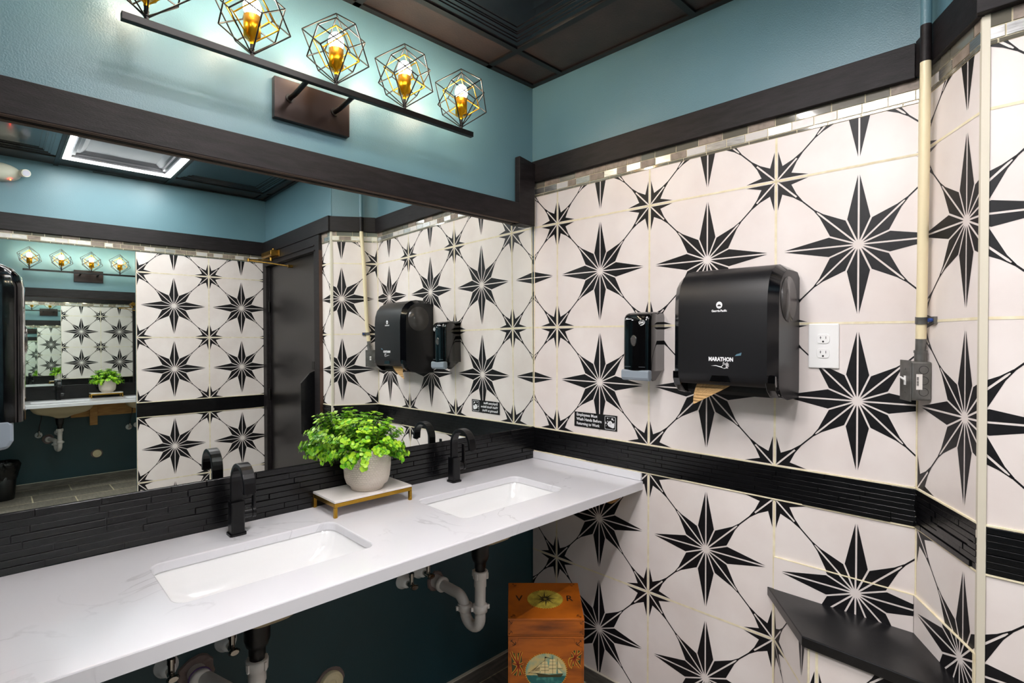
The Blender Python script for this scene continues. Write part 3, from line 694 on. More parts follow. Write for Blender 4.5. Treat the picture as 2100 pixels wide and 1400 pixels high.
for i in range(175):
    az = rr.uniform(0, 2*PI); el = math.acos(1-rr.random()*1.0)      # polar angle from up
    dr = Vector((math.sin(el)*math.cos(az), math.sin(el)*math.sin(az), math.cos(el)))
    R = Vector((.132*dr.x, .120*dr.y, .105*dr.z+.012)).length*rr.uniform(.80, 1.10)
    if base0.y+dr.y*R > -.012: R *= max(.3, min(1, (-.014-base0.y)/(dr.y*R)))
    start = base0 + Vector((dr.x*.05, dr.y*.05, 0)); droop = -.03*math.sin(el)**4
    end = base0 + Vector((dr.x*R*1.0, dr.y*R, dr.z*R+droop+.01)); mid = (start+end)/2+Vector((0, 0, .02))
    N = 8; path = [start*(1-s)**2+mid*2*s*(1-s)+end*s*s for s in [k/N for k in range(N+1)]]
    st.tube(path, .0011, 4)
    for k in range(3, N+1):
        td = (path[k]-path[k-1]).normalized()
        for q in range(3 if k < N else 6):
            a = rr.uniform(0, 2*PI); o = td.orthogonal().normalized(); o = Matrix.Rotation(a, 3, td) @ o
            ld = (o+td*rr.uniform(.3, 1.1)).normalized(); nr = (td+Vector((0, 0, .6))+o*rr.uniform(-.6, .2)).normalized()
            p0 = path[k]+o*.002
            if p0.y+ld.y*.016 > -.004: continue
            leaf(lf[0 if rr.random() < (.62 if k < N-1 else .3) else 1], p0, nr, ld, rr.uniform(.009, .0135))
o = part('foliage', MB().add(lf[0].v, lf[0].f, 0, True).add(lf[1].v, lf[1].f, 1, True), ['leaf', 'leaf2'], t2, fix=False); part('stems', st, 'stem', t2)

# ================================================================ RIGHT WALL FITTINGS
def towel():
    t = thing('paper_towel_dispenser', 'large satin black paper towel dispenser on the star tile wall', 'dispenser', (0, -.945, .225), MR)
    prof = [(.001, .245), (.001, .600), (.02, .622), (.10, .625), (.135, .618), (.165, .600), (.186, .574), (.197, .540), (.201, .50), (.201, .30), (.198, .278), (.188, .262)]
    ins = [(.001, .245), (.001, .590), (.02, .606), (.095, .608), (.124, .602), (.148, .587), (.166, .566), (.175, .536), (.178, .50), (.178, .29), (.174, .268), (.165, .252)]
    def R(pf, y): return [(-d, y, z) for d, z in pf]
    b = MB(); b.loft([R(prof, -.809), R(prof, -1.081)], 0, True, False, False); part('front_cover', b, 'satin_black', t, fix=True)
    for ra, rb in ((R(ins, -.785), R(prof, -.8088)), (R(prof, -1.0812), R(ins, -1.105))): b = MB(); b.loft([ra, rb], 0, True, False, False); part('bevel_trim', b, 'dark_bevel', t, fix=True, label='glossy bevelled edge')
    for y, sgn in ((-.785, 1), (-1.105, -1)):
        b = MB(); b.prism(R([(.001, .222), (.001, .590), (.02, .606), (.095, .608), (.124, .602), (.148, .587), (.166, .566), (.175, .536), (.178, .50), (.178, .29), (.174, .262), (.150, .238), (.120, .226), (.10, .222)], y), (0, -sgn*.004, 0)); part('side_panel', b, 'satin_black', t, .0015)
        b = MB(); b.lathe([(.066, 0), (.067, .0015), (.001, .002)], (0, 0, 0), 40, T=Matrix.Translation((-.098, y, .52)) @ Matrix.Rotation(-sgn*PI/2, 4, 'X')); part('window', b, 'smoke', t, label='round smoked window')
    # lower mouth
    b = MB(); b.prism([(-.142, -.79, .262), (-.142, -.79, .240), (-.135, -.79, .229), (-.10, -.79, .226), (-.001, -.79, .226), (-.001, -.79, .262)], (0, -.310, 0)); part('lower_housing', b, 'dark', t)
    for ya, yb in ((-.788, -.812), (-1.075, -1.102)):
        b = MB(); b.prism([(-.1975, ya, .300), (-.1975, ya, .277), (-.188, ya, .255), (-.160, ya, .233), (-.11, ya, .225), (-.11, ya, .28)], (0, yb-ya, 0))
        part('chin', b, 'gloss_black', t, .002)
    b = MB(); b.prism([(-.2005, -.912, .272), (-.2005, -.978, .272), (-.2005, -.970, .292), (-.2005, -.920, .292)], (-.0022, 0, 0)); l = part('latch', b, 'gloss_black', t, .001)
    # printing
    f = lambda yc, zc: (lambda x, y: (-.2018, yc-x, zc+y))
    b = text_mb('Georgia-Pacific', .0095, f(-.942, .4875), bold=.0003, width=.047); part('lettering', b, 'white_print', t, fix=False)
    b = MB(); n = 28; b.poly([(-.2016, -.942-.0095*math.cos(2*PI*k/n), .505+.0105*math.sin(2*PI*k/n)) for k in range(n)]); part('emblem', b, 'white_print', t, fix=False)
    b = MB()
    for dy, s in ((-.0032, .8), (.0032, .8), (0, 1)): b.poly([(-.2019, -.942-dy-.0036*s, .502), (-.2019, -.942-dy+.0036*s, .502), (-.2019, -.942-dy, .502+.0065*s)])
    b.box((-.2019, -.9475, .4995), (-.2018, -.9365, .5004)); part('emblem_mark', b, 'black_sign', t, fix=False)
    b = text_mb('MARATHON', .0165, f(-.9475, .341), bold=.0007, width=.075); part('lettering', b, 'white_print', t, fix=False)
    # hand pictogram with swoosh
    g = lambda x, y: (-.2018, -.945-x, .320+y)
    b = MB()
    b.poly([g(-.028, .001), g(-.012, .0028), (g(.004, -.0008)), g(.012, -.006), g(.002, -.0028), g(-.012, .0008)])
    strokes = [((.004, -.001), (.010, .004)), ((.010, .004), (.010, .012)), ((.010, .012), (.0125, .0125)), ((.0125, .0125), (.014, .006)), ((.014, .006), (.022, .012)), ((.022, .012), (.024, .0105)), ((.024, .0105), (.0165, .004)), ((.018, .005), (.026, .0085)), ((.026, .0085), (.0268, .007)), ((.0268, .007), (.0185, .0015)), ((.0185, .0015), (.027, .003)), ((.027, .003), (.0268, .001)), ((.0268, .001), (.018, -.0018)), ((.018, -.0018), (.0255, -.004)), ((.012, -.006), (.018, -.0045)), ((.018, -.0045), (.0255, -.004))]
    for p, q in strokes:
        d = Vector(q)-Vector(p); L = d.length or 1; nn = Vector((-d.y, d.x))/L*.0006
        b.poly([g(p[0]+nn.x, p[1]+nn.y), g(q[0]+nn.x, q[1]+nn.y), g(q[0]-nn.x, q[1]-nn.y), g(p[0]-nn.x, p[1]-nn.y)])
    part('pictogram', b, 'white_print', t, fix=False)
    b = MB(); b.poly([(-.2018, -.990, .352), (-.2018, -1.008, .354), (-.2018, -1.010, .363), (-.2018, -1.003, .360), (-.2018, -.995, .358)]); part('scuff_mark', b, 'blue_scuff', t, label='pale blue scuff', fix=False)
    return t
towel()
b = MB()
NV, NK = 8, 10
for v in range(NV):
    for k in range(NK):
        q = []
        for vv, kk in ((v, k), (v, k+1), (v+1, k+1), (v+1, k)):
            fv, fk = vv/NV, kk/NK; z = .272-.080*fv; yl = -.856+.017*fv**.6; yr = -.975+.136*fv**1.15; q.append((-.150-.014*math.sin(fv*2.6)-.004*fk, yl+(yr-yl)*fk, z))
        b.add(q, [(0,1,2,3)], 0, True)
o = solid('paper_towel', b, 'kraft', 'torn brown paper towel hanging from the black towel dispenser', 'paper towel', (-.15, -.9, .20), MR); sm = o.modifiers.new('thick', 'SOLIDIFY'); sm.thickness = .0006

def soap_parts(label, T, frame, detailed=True, bd=0, rad=.02):
    """local box: u across (right seen from the front), d out from the wall, z; T(u,d,z) -> frame"""
    base = T(0, 0, .25); t = thing('soap_dispenser', label, 'dispenser', base, frame)
    def ring(z, sw=1.0, dd=.108, d0=.001, r=rad):
        w2 = .056*sw; pts = [(-w2, d0)]
        for i in range(7): a = math.radians(180-90*i/6); pts.append((-w2+r+r*math.cos(a), dd-r+r*math.sin(a)))
        for i in range(5): s = -1+2*(i+.5)/5; pts.append(((w2-r)*s, dd+.004*(1-s*s)))
        for i in range(7): a = math.radians(90-90*i/6); pts.append((w2-r+r*math.cos(a), dd-r+r*math.sin(a)))
        pts.append((w2, d0)); return [T(p[0], p[1], z) for p in pts]
    b = MB(); b.loft([ring(.286), ring(.30), ring(.465), ring(.480, .995, .105), ring(.489, .98, .098), ring(.495, .95, .086), ring(.4985, .90, .068), ring(.5, .82, .045)], 0, True)
    part('housing', b, 'gloss_black', t, fix=True)
    for s in (-1, 1):
        b = MB(); q = [T(s*.0555, .012, .287), T(s*.0555, .094, .287), T(s*.0555, .098, .262), T(s*.0555, .080, .250), T(s*.0555, .060, .252), T(s*.0555, .035, .270)]
        v = T(s*.0515, 0, 0)-T(s*.0555, 0, 0); b.prism(q, v)
        if detailed: part('lower_skirt', b, 'gloss_black', t, .001)
    b = MB(); prof = [(.088, .290), (.110, .290), (.1135, .284), (.1135, .262), (.108, .252), (.092, .250), (.086, .262)]
    q = [T(-.0565, d+bd, z) for d, z in prof]; b.prism(q, T(.0565, 0, 0)-T(-.0565, 0, 0)); part('push_bar', b, 'pushbar', t, .004, label='pale grey push bar')
    n = 28; b = MB(); b.prism([T(-.004+.0125*math.cos(2*PI*k/n), .111, .395+.019*math.sin(2*PI*k/n)) for k in range(n)], T(0, .0025, 0)-T(0, 0, 0))
    part('sight_window', b, 'chrome', t, .0008, label='small clear oval window')
    b = MB(); b.prism([T(-.004+.010*math.cos(2*PI*k/n), .1134, .395+.016*math.sin(2*PI*k/n)) for k in range(n)], T(0, .0006, 0)-T(0, 0, 0)); part('window_glass', b, 'smoke', t)
    if detailed:
        c, s = math.cos(.25), math.sin(.25)
        pl = lambda uu, vv: T(.026+uu*c-vv*s, .1106-(.003*abs((.026+uu)/.04)**4), .459+uu*s+vv*c)
        b = MB(); b.poly([pl(.0135*math.cos(2*PI*k/n), .010*math.sin(2*PI*k/n)) for k in range(n)]); part('emblem', b, 'white_print', t, fix=False)
        pl2 = lambda uu, vv: Vector(pl(uu, vv))+(Vector(T(0, .0004, 0))-Vector(T(0, 0, 0)))
        b = MB(); b.poly([pl2(.0125*math.cos(2*PI*k/n), .0012+.0078*math.sin(2*PI*k/n)) for k in range(n)]); part('emblem_field', b, 'black_sign', t, fix=False)
        pl3 = lambda uu, vv: Vector(pl(uu, vv+.001))+(Vector(T(0, .0008, 0))-Vector(T(0, 0, 0)))
        b = text_mb('Dial', .012, pl3, bold=.0004, width=.018); part('lettering', b, 'white_print', t, fix=False)
    b = MB(); b.box((0, 0, 0), (0, 0, 0)) if False else None
    b = MB(); q = [T(-.048, .1105, .3005), T(.042, .1105, .3005), T(.042, .1105, .3012), T(-.048, .1105, .3012)]; b.prism(q, T(0, .0006, 0)-T(0, 0, 0)); part('seam', b, 'pushbar', t)
    return t
soap_parts('glossy black soap dispenser with a pale grey push bar, left of the towel dispenser', lambda u, d, z: Vector((-d, -.592-u, z)), MR)
soap_parts('glossy black soap dispenser on the left wing wall at the edge of the view', lambda u, d, z: Vector((-1.842+d, -.600+u, .513-(.5-z)*1.06)), MW, False, -.016, .010)

# outlet
t = thing('wall_outlet', 'white duplex outlet plate on the tile right of the towel dispenser', 'outlet', (0, -1.173, .382), MR)
b = MB(); b.box((-.007, -1.214, .316), (-.0005, -1.132, .449)); part('cover_plate', b, 'white_plastic', t, .003)
for zc in (.404, .361):
    b = MB(); n = 32; q = []
    for k in range(n):
        a = 2*PI*k/n; q.append((-.0072, -1.173+.0172*max(-1, min(1, 1.12*math.cos(a))), zc+max(-.0142, min(.0142, .0172*math.sin(a)))))
    b.prism(q, (-.0022, 0, 0)); r_ = part('receptacle', b, 'white_plastic', t, .0006)
    b = MB(); b.box((-.0097, -1.1668, zc-.001), (-.0093, -1.1654, zc+.0075)); b.box((-.0097, -1.1812, zc-.0005), (-.0093, -1.1798, zc+.007)); b.box((-.0097, -1.1685, zc+.0025), (-.0093, -1.1640, zc+.0038))
    b.prism([(-.0094, -1.173+.0028*math.cos(2*PI*k/14), zc-.0085+.0028*math.sin(2*PI*k/14)) for k in range(14)], (-.0003, 0, 0)); part('slots', b, 'dark', r_, fix=True)
b = MB(); b.cyl((-.007, -1.173, .3825), (-.0082, -1.173, .3825), .0026, 12); part('screw', b, 'white_plastic', t)
# hand washing sign
t = thing('hand_wash_sign', 'small black sign telling employees to wash hands, low on the star tile wall', 'sign', (0, -.34, .065), MR)
b = MB(); b.prism([(-.001, -.233, .0945), (-.001, -.446, .0965), (-.001, -.4455, .0345), (-.001, -.2325, .033)], (-.0016, 0, 0)); part('plate', b, 'black_sign', t, .0005)
for k, s in enumerate(('Employees Must', 'Wash Hands Before', 'Returning to Work')):
    wds = (.106, .128, .117)[k]
    b = text_mb(s, .0165, lambda x, y, k=k: (-.0029, -.2445-x, .0835-.0185*k+y+.0002), bold=.0004, width=wds, align='LEFT'); part('lettering', b, 'white_print', t, fix=False)
b = MB(); cy, cz = -.413, .065; ro = rrect(-.026, .026, -.0265, .0265, .005); ri = rrect(-.0245, .0245, -.025, .025, .004)
n = len(ro)
for i in range(n): b.poly([(-.0029, cy-ro[i][0], cz+ro[i][1]), (-.0029, cy-ro[(i+1) % n][0], cz+ro[(i+1) % n][1]), (-.0029, cy-ri[(i+1) % n][0], cz+ri[(i+1) % n][1]), (-.0029, cy-ri[i][0], cz+ri[i][1])])
g = lambda x, y: (-.0029, cy-x, cz+y)
for x, y, r in ((-.012, .018, .0026), (.010, .0165, .0042), (.017, .012, .002), (-.020, .003, .0014), (-.0115, .006, .002), (-.0205, -.002, .003), (-.004, .0185, .0012), (-.018, -.012, .0012)):
    b.poly([g(x+r*math.cos(2*PI*k/14), y+r*math.sin(2*PI*k/14)) for k in range(14)])
hand = [(-.010, -.010), (-.014, -.006), (-.012, -.001), (-.0085, .003), (-.006, .006), (-.002, .0075), (.003, .009), (.008, .005), (.012, .0), (.0155, -.001), (.018, .004), (.020, .003), (.021, -.006), (.0195, -.016), (.014, -.019), (.008, -.0185), (-.002, -.0155), (-.008, -.0135)]
b.poly([g(*p) for p in hand]); part('pictogram', b, 'white_print', t, fix=False)
b = MB()
for k in range(3):
    p0, p1 = (-.006+.0042*k, -.004-.0*k), (-.001+.0042*k, .005-.001*k)
    b.poly([(-.00305, cy-p0[0]+.0004, cz+p0[1]-.004), (-.00305, cy-p1[0]+.0004, cz+p1[1]-.002), (-.00305, cy-p1[0]-.0004, cz+p1[1]-.002), (-.00305, cy-p0[0]-.0004, cz+p0[1]-.004)])
part('finger_lines', b, 'black_sign', t, fix=False)
# conduit
t = thing('conduit', 'cream painted steel conduit running down the tiled corner to the grey switch box', 'conduit', cham_map(.055, .35, .02), MR)
CP = [(.30, .052, .0165), (.40, .060, .0185), (.50, .071, .0215), (.90, .087, .0255), (1.09, .100, .0300), (1.6, .104, .0300)]
def cp(z):
    for (z0, s0, o0), (z1, s1, o1) in zip(CP[:-1], CP[1:]):
        if z <= z1: k = (z-z0)/(z1-z0); return cham_map(s0+(s1-s0)*k, z, o0+(o1-o0)*k)
for nm, z0, z1, mm in (('lower_pipe', .372, .405, 'grey_metal'), ('pipe', .405, 1.100, 'ivory'), ('black_section', 1.101, 1.192, 'blackwood'), ('upper_pipe', 1.192, CEIL-.003, 'teal')):
    b = MB(); b.tube([cp(z) for z in (z0, *[q for q in (.50, .90, 1.09) if z0 < q < z1], z1)], .0118, 20); part(nm, b, mm, t)
b = MB(); b.cyl(cp(.3468), cp(.375), .0135, 20); b.cyl(cp(.368), cp(.374), .0150, 20); part('connector', b, 'grey_metal', t)
b = MB(); b.cyl(cp(.443), cp(.461), .0135, 20); slabm(b, cham_map, .076, .102, .443, .461, .0006, .008); part('strap', b, 'grey_metal', t)
b = MB(); p = cham_map(.092, .452, .008); b.cyl(p, p+CN*.008, .005, 12); part('screw', b, 'blue', t, label='blue-headed strap screw')
# switch box
t = thing('switch_box', 'grey metal surface switch box on the tiled corner below the conduit', 'switch box', cham_map(.050, .243, 0), MR)
b = MB(); slabm(b, cham_map, .022, .078, .246, .346, .0008, .0465); part('box', b, 'grey_metal', t, .004)
b = MB(); slabm(b, cham_map, .0195, .0805, .243, .349, .0468, .0495); part('cover_plate', b, 'grey_metal', t, .001)
b = MB(); slabm(b, cham_map, .045, .055, .284, .308, .0494, .0505); part('toggle_bezel', b, 'white_plastic', t)
b = MB(); q = [cham_map(.0465, .294, .0502), cham_map(.0535, .294, .0502), cham_map(.0525, .303, .062), cham_map(.0475, .303, .062), cham_map(.0465, .301, .0502), cham_map(.0535, .301, .0502), cham_map(.0525, .307, .061), cham_map(.0475, .307, .061)]
b.add(q, [(0,1,2,3), (4,7,6,5), (0,4,5,1), (3,2,6,7), (0,3,7,4), (1,5,6,2)]); part('toggle', b, 'white_plastic', t, .0008, label='white switch toggle')
for z in (.326, .266):
    b = MB(); p = cham_map(.05, z, .0494); b.cyl(p, p+CN*.0015, .003, 10); part('screw', b, 'grey_metal', t)
b = MB()
for z in (.325, .297, .268):
    for k in range(20):
        a, c = 2*PI*k/20, 2*PI*(k+1)/20; f = lambda r, a: cham_map(.0785, z+r*math.sin(a), .019+r*math.cos(a))
        b.poly([f(.0098, a), f(.0098, c), f(.0108, c), f(.0108, a)])
part('knockouts', b, 'dark', t, fix=False)
b = MB(); b.poly([cham_map(.0786, z, d) for d, z in ((.022, .274), (.036, .274), (.036, .314), (.022, .314))]); sl = part('sticker', b, 'label_white', t, fix=False)
b = MB(); rr = random.Random(5); z = .284
while z < .306: hh = rr.choice((.0006, .001, .0016)); b.poly([cham_map(.0788, zz, d) for d, zz in ((.030, z), (.035, z), (.035, z+hh), (.030, z+hh))]); z += hh+rr.choice((.0006, .001))
part('bars', b, 'dark', sl, fix=False)

# corner shelf over a tiled pipe chase
t = thing('pipe_chase', 'low star-tiled box in the wall corner under the black shelf', 'pipe chase', (0, -1.3, FL), MR)
A = Vector((-.001, -1.037, 0)); Bp = Vector((-.222, -1.200, 0)); Cq = Vector((-.240, -1.538, 0))
def seg(a, c):
    tt = (c-a).normalized(); nn = Vector((tt.y, -tt.x, 0));
    if nn.dot(Vector((-1, .2, 0))) < 0: nn = -nn
    return lmap(a, tt, nn), (c-a).length
b = MB(); mp1, L1 = seg(A, Bp); star_wall(b, 0, L1, FL, -.418, 0, -.553, mp1); mp2, L2 = seg(Bp, Cq); star_wall(b, 0, L2, FL, -.418, .02, -.57, mp2)
part('tiled_sides', b, TILEM, t, fix=False)
b = MB(); b.cyl((*Bp.xy, FL), (*Bp.xy, -.418), .003, 8); part('corner_joint', b, 'grout', t)
poly = [(-.0012, -1.015), (-.237, -1.188), (-.2535, -1.541), (-.238, -1.5375), (-.0012, -1.4000)]
b = MB(); b.prism([(x, y, -.4175) for x, y in poly], (0, 0, .0285)); sh = solid('corner_shelf', b, 'shelf', 'black angled shelf board on the low tiled box in the right corner', 'shelf', (-.12, -1.3, -.4175), MR, bev=.0025)
# proud lower course of tile behind the shelf
b = MB(); wm = lambda s, z, off=0: right_map(s, z, off+.006); star_wall(b, 1.037, 1.395, -.389, -.2885, .1349, BB, wm)
wc = lambda s, z, off=0: cham_map(s, z, off+.006); star_wall(b, .004, CL-.012, -.389, -.2885, 0, BB, wc)
slabm(b, right_map, 1.037, 1.397, -.2885, -.2865, -.001, .0064, 2); slabm(b, cham_map, .004, CL-.012, -.2885, -.2865, -.001, .0064, 2)
slabm(b, cham_map, CL-.012, CL-.004, -.389, -.2865, -.001, .0062, 2)
struct('trim_18', b, TILEM, MR, fix=False)

# ================================================================ DOOR (seen in the mirror)
dm = door_map
t = thing('door_1', 'closed black door in a black frame, seen in the mirror', 'door', (X3, -2.2, FL), MR); t['kind'] = 'structure'
b = MB(); slabm(b, dm, .215, 1.119, FL+.005, 1.0, -.045, -.008); part('door_leaf', b, 'door', t, .002)
b = MB(); slabm(b, dm, .133, .213, FL, 1.0995, .0, .024); slabm(b, dm, 1.121, 1.192, FL, 1.0995, 0, .022); slabm(b, dm, .213, 1.121, 1.002, 1.0995, 0, .022); slabm(b, dm, .196, .2165, FL, 1.02, -.085, 0); slabm(b, dm, 1.1175, 1.136, FL, 1.02, -.085, 0); slabm(b, dm, .2, 1.13, 1.001, 1.03, -.085, 0); part('door_frame', b, 'blackwood', t, .002)
b = MB(); slabm(b, dm, .1312, .1329, FL, 1.0, .0, .0225); part('frame_edge', b, 'frame_brown', t)
b = MB(); slabm(b, dm, .2, 1.13, 1.035, 1.045, .0225, .030); slabm(b, dm, .19, 1.13, 1.0, 1.008, .0225, .032); part('head_moulding', b, 'blackwood', t, .002)
for z in (.69, .01, -.75):
    b = MB(); p = dm(1.108, z-.04, .004); b.cyl(p, dm(1.108, z+.04, .004), .007, 12); part('hinge', b, 'iron', t)
b = MB(); f = lambda d, z: Vector((X3-d, -1.807, z)); b.prism([f(-.006, .215), f(.035, .20), f(.095, .134), f(.095, -.20), f(-.006, -.20)], (0, -.02, 0)); part('pull_guard', b, 'shelf', t, .002)
b = MB(); slabm(b, dm, .245, .285, .22, .275, -.0079, .012); part('guard_bracket', b, 'iron', t, .001)
# door closer
t = thing('door_closer', 'brass door closer with a folding arm on the door head, seen in the mirror', 'door closer', (X3, -2.42, 1.05), MR)
b = MB(); slabm(b, dm, .815, .99, 1.046, 1.094, .0225, .030); part('mount_plate', b, 'brass', t, .001)
b = MB(); q0 = [dm(.83, z, o) for o, z in ((.030, 1.050), (.075, 1.045), (.085, 1.055), (.085, 1.085), (.072, 1.092), (.030, 1.092))]; b.prism(q0, dm(1.03, 0, 0)-dm(.83, 0, 0)); b.cyl(dm(.84, 1.07, .055), dm(1.05, 1.07, .055), .022, 18); part('cylinder_body', b, 'brass', t, .003)
b = MB(); b.cyl(dm(.90, 1.045, .058), dm(.90, 1.016, .058), .012, 14); part('spindle', b, 'brass', t)
b = MB(); b.cyl(dm(.86, 1.092, .055), dm(.86, 1.104, .055), .009, 6); part('bolt', b, 'brass', t)
b = MB(); b.tube([dm(.90, 1.022, .058), dm(.92, 1.015, .205), dm(.92, 1.015, .21)], .006, 8); part('arm', b, 'brass', t)
b = MB(); b.tube([dm(.92, 1.008, .21), dm(.80, .985, .12), dm(.66, .955, .02)], .005, 8); b.cyl(dm(.92, 1.0, .21), dm(.92, 1.022, .21), .010, 12); b.cyl(dm(.66, .955, -.007), dm(.66, .955, .025), .012, 12); part('forearm', b, 'brass', t)

# emergency light on the opposite wall
ex_, ez_ = -1.735, 1.435
t = thing('emergency_light', 'white emergency light with a round lamp head on the opposite wall, reflected at left', 'emergency light', (ex_, -DOPP-.003, ez_))
b = MB(); n = 32
b.loft([[(ex_+.105*s*math.cos(2*PI*k/n), -DOPP-.003+d, ez_+.052*s*math.sin(2*PI*k/n)) for k in range(n)] for s, d in ((1, 0), (1, .03), (.97, .048), (.85, .065), (.6, .076), (.2, .08))], 0, True); part('housing', b, 'elight', t)
for s in (-1, 1):
    b = MB(); p = Vector((ex_+s*.110, -DOPP+.045, ez_+.006)); q = p+Vector((s*.014, .05, -.008)); b.cyl(p, q, .0225, 22); h = part('lamp_head', b, 'elight', t, .002)
    b = MB(); b.cyl(q, q+(q-p).normalized()*.002, .018, 20); part('lens', b, 'lamp_lens', h)
b = MB(); b.cyl((ex_+.055, -DOPP+.05, ez_-.045), (ex_+.055, -DOPP+.058, ez_-.047), .0035, 10); part('indicator', b, 'red_led', t, label='glowing red indicator')

# bin with black liner under the counter
bx_, by_ = -1.70, -.27
t = thing('trash_can', 'black trash can with a crumpled liner under the left end of the counter', 'trash can', (bx_, by_, FL))
b = MB(); b.lathe([(.085, FL), (.088, FL+.01), (.112, -.70), (.108, -.70), (.085, FL+.02)], (bx_, by_, 0), 28, cap=False); part('bin', b, 'blackpvc', t)
rr = random.Random(2); n = 48; b = MB(); rings = []
for r, z, a in ((.094, -.86, .003), (.108, -.80, .006), (.120, -.75, .010), (.126, -.70, .010), (.122, -.672, .008), (.110, -.668, .006), (.100, -.70, .004), (.09, -.76, .003)):
    ph = rr.random()*6; rings.append([(bx_+(r+a*math.sin(k*9*2*PI/n+ph)*rr.uniform(.3, 1))*math.cos(2*PI*k/n), by_+(r+a*math.sin(k*7*2*PI/n+ph)*rr.uniform(.3, 1))*math.sin(2*PI*k/n), z+rr.uniform(-.004, .004)) for k in range(n)])
b.loft(rings, 0, True, False, False); part('liner', b, 'bag', t, label='shiny crumpled bin liner')

# ================================================================ NAUTICAL BOX
C0 = Vector((-.4365, -.457, 0)); ux = Vector((.7053, -.7089, 0)); uy = Vector((.7089, .7053, 0)); W2 = .128; DP = .182
def bx(u, d, z): return C0+ux*u+uy*d+Vector((0, 0, z))
t = thing('nautical_box', 'honey pine box with a sloped lid and painted ship, on the floor under the counter', 'box', bx(0, DP/2, FL), MR)
def hexa(mb, u0, u1, d0, d1, z0, za, zb, mi=0):   # za top at front, zb top at back
    q = [bx(u0, d0, z0), bx(u1, d0, z0), bx(u1, d1, z0), bx(u0, d1, z0), bx(u0, d0, za), bx(u1, d0, za), bx(u1, d1, zb), bx(u0, d1, zb)]
    mb.add(q, [(0,3,2,1), (4,5,6,7), (0,1,5,4), (1,2,6,5), (2,3,7,6), (3,0,4,7)], mi)
b = MB(); hexa(b, -W2, W2, 0, DP, FL, -.6015, -.6015); body = part('body', b, 'honey', t, .0015)
b = MB(); hexa(b, -W2-.0008, W2+.0008, -.0012, DP, -.600, -.540, -.502); lid = part('lid', b, 'honey', t, .0018)
FZ = lambda u, z, e=.0006: bx(u, -e, z)                    # front of the body
LF = lambda u, z: bx(u, -.0018, z)                         # front of the lid
sl_ = .038/DP
LT = lambda u, d: bx(u, d, -.5395+sl_*d+.0006)             # sloped lid top
n = 40
b = MB(); b.poly([LT(.002+.062*math.cos(2*PI*k/n), .093+.046*math.sin(2*PI*k/n)) for k in range(n)]); part('compass_medallion', b, 'medal', lid, fix=False)
b = MB()
for k in range(44): a = 2*PI*k/44; b.ball(LT(.002+.0635*math.cos(a), .093+.0475*math.sin(a)), .0016, n=6)
part('medallion_border', b, 'gold_paint', lid)
b = MB(); c2 = Vector((.002, .093))
for k in range(32):
    a = 2*PI*k/32; r = .050 if k % 8 == 0 else (.042 if k % 4 == 0 else (.036 if k % 2 == 0 else .024)); wv = .0042 if k % 4 == 0 else .0022
    for s in (1,):
        tip = (c2.x+r*math.cos(a), c2.y+r*.78*math.sin(a)); m1 = (c2.x+r*.42*math.cos(a)-wv*math.sin(a), c2.y+(r*.42*math.sin(a)+wv*math.cos(a))*.8); ctr = (c2.x+.004*math.cos(a), c2.y+.003*math.sin(a))
        b.poly([LT(*p)+Vector((0, 0, .0010)) for p in (ctr, tip, m1)])
part('compass_rose', b, 'ink', lid, fix=False)
for s, u in (('V', -.090), ('R', .088)):
    b = text_mb(s, .040, lambda x, y, u=u: LT(u+x, .096+y*1.0), bold=.0004); part('letter', b, 'ink', lid, fix=False)
def anchor(mp, u, v, ang, par, sc=1.0):
    b = MB(); ca, sa = math.cos(ang), math.sin(ang)
    def P2(x, y): x, y = x*sc, y*sc; return mp(u+x*ca-y*sa, v+x*sa+y*ca)
    b.poly([P2(-.001, -.010), P2(.001, -.010), P2(.001, .010), P2(-.001, .010)]); b.poly([P2(-.005, .0055), P2(.005, .0055), P2(.005, .0072), P2(-.005, .0072)])
    pts = [(.0085*math.cos(math.radians(a)), -.003+.0085*math.sin(math.radians(a))) for a in range(200, 341, 20)]
    for i in range(len(pts)-1): a, c = pts[i], pts[i+1]; b.poly([P2(*a), P2(*c), P2(c[0]*.78, c[1]+.0016), P2(a[0]*.78, a[1]+.0016)])
    part('anchor', b, 'ink', par, fix=False)
for s in (-1, 1):
    anchor(LT, s*.113, .010, s*.9+PI, lid, .8); anchor(LT, s*.108, .168, s*2.3+PI, lid, .8)
    anchor(LF, s*.121, -.551, -s*.8, lid, .7); anchor(LF, s*.121, -.588, s*.8+PI, lid, .7)
    anchor(FZ, s*.112, -.620, -s*.8, body, 1.0)
# fine line borders
def lines(segs, mp, par, wdt=.0007):
    b = MB()
    for p, q in segs:
        d = (Vector(q)-Vector(p)); nn = Vector((-d.y, d.x)).normalized()*wdt/2
        b.poly([mp(p[0]+nn.x, p[1]+nn.y), mp(q[0]+nn.x, q[1]+nn.y), mp(q[0]-nn.x, q[1]-nn.y), mp(p[0]-nn.x, p[1]-nn.y)])
    return part('line_border', b, 'ink', par, fix=False)
lines([((-.118, -.547), (.118, -.547)), ((-.118, -.594), (.118, -.594)), ((-.124, -.553), (-.124, -.588)), ((.124, -.553), (.124, -.588))], LF, lid)
sg = [((-.094, -.606), (.094, -.606)), ((-.122, -.636), (-.122, -.95)), ((.122, -.636), (.122, -.95)), ((-.118, -.955), (.118, -.955))]
for s in (-1, 1):
    p = [(s*(.122-.028*math.cos(math.radians(a))), -.607-.029*math.sin(math.radians(a))) for a in range(0, 91, 15)]; sg += list(zip(p[:-1], p[1:]))
lines(sg, FZ, body)
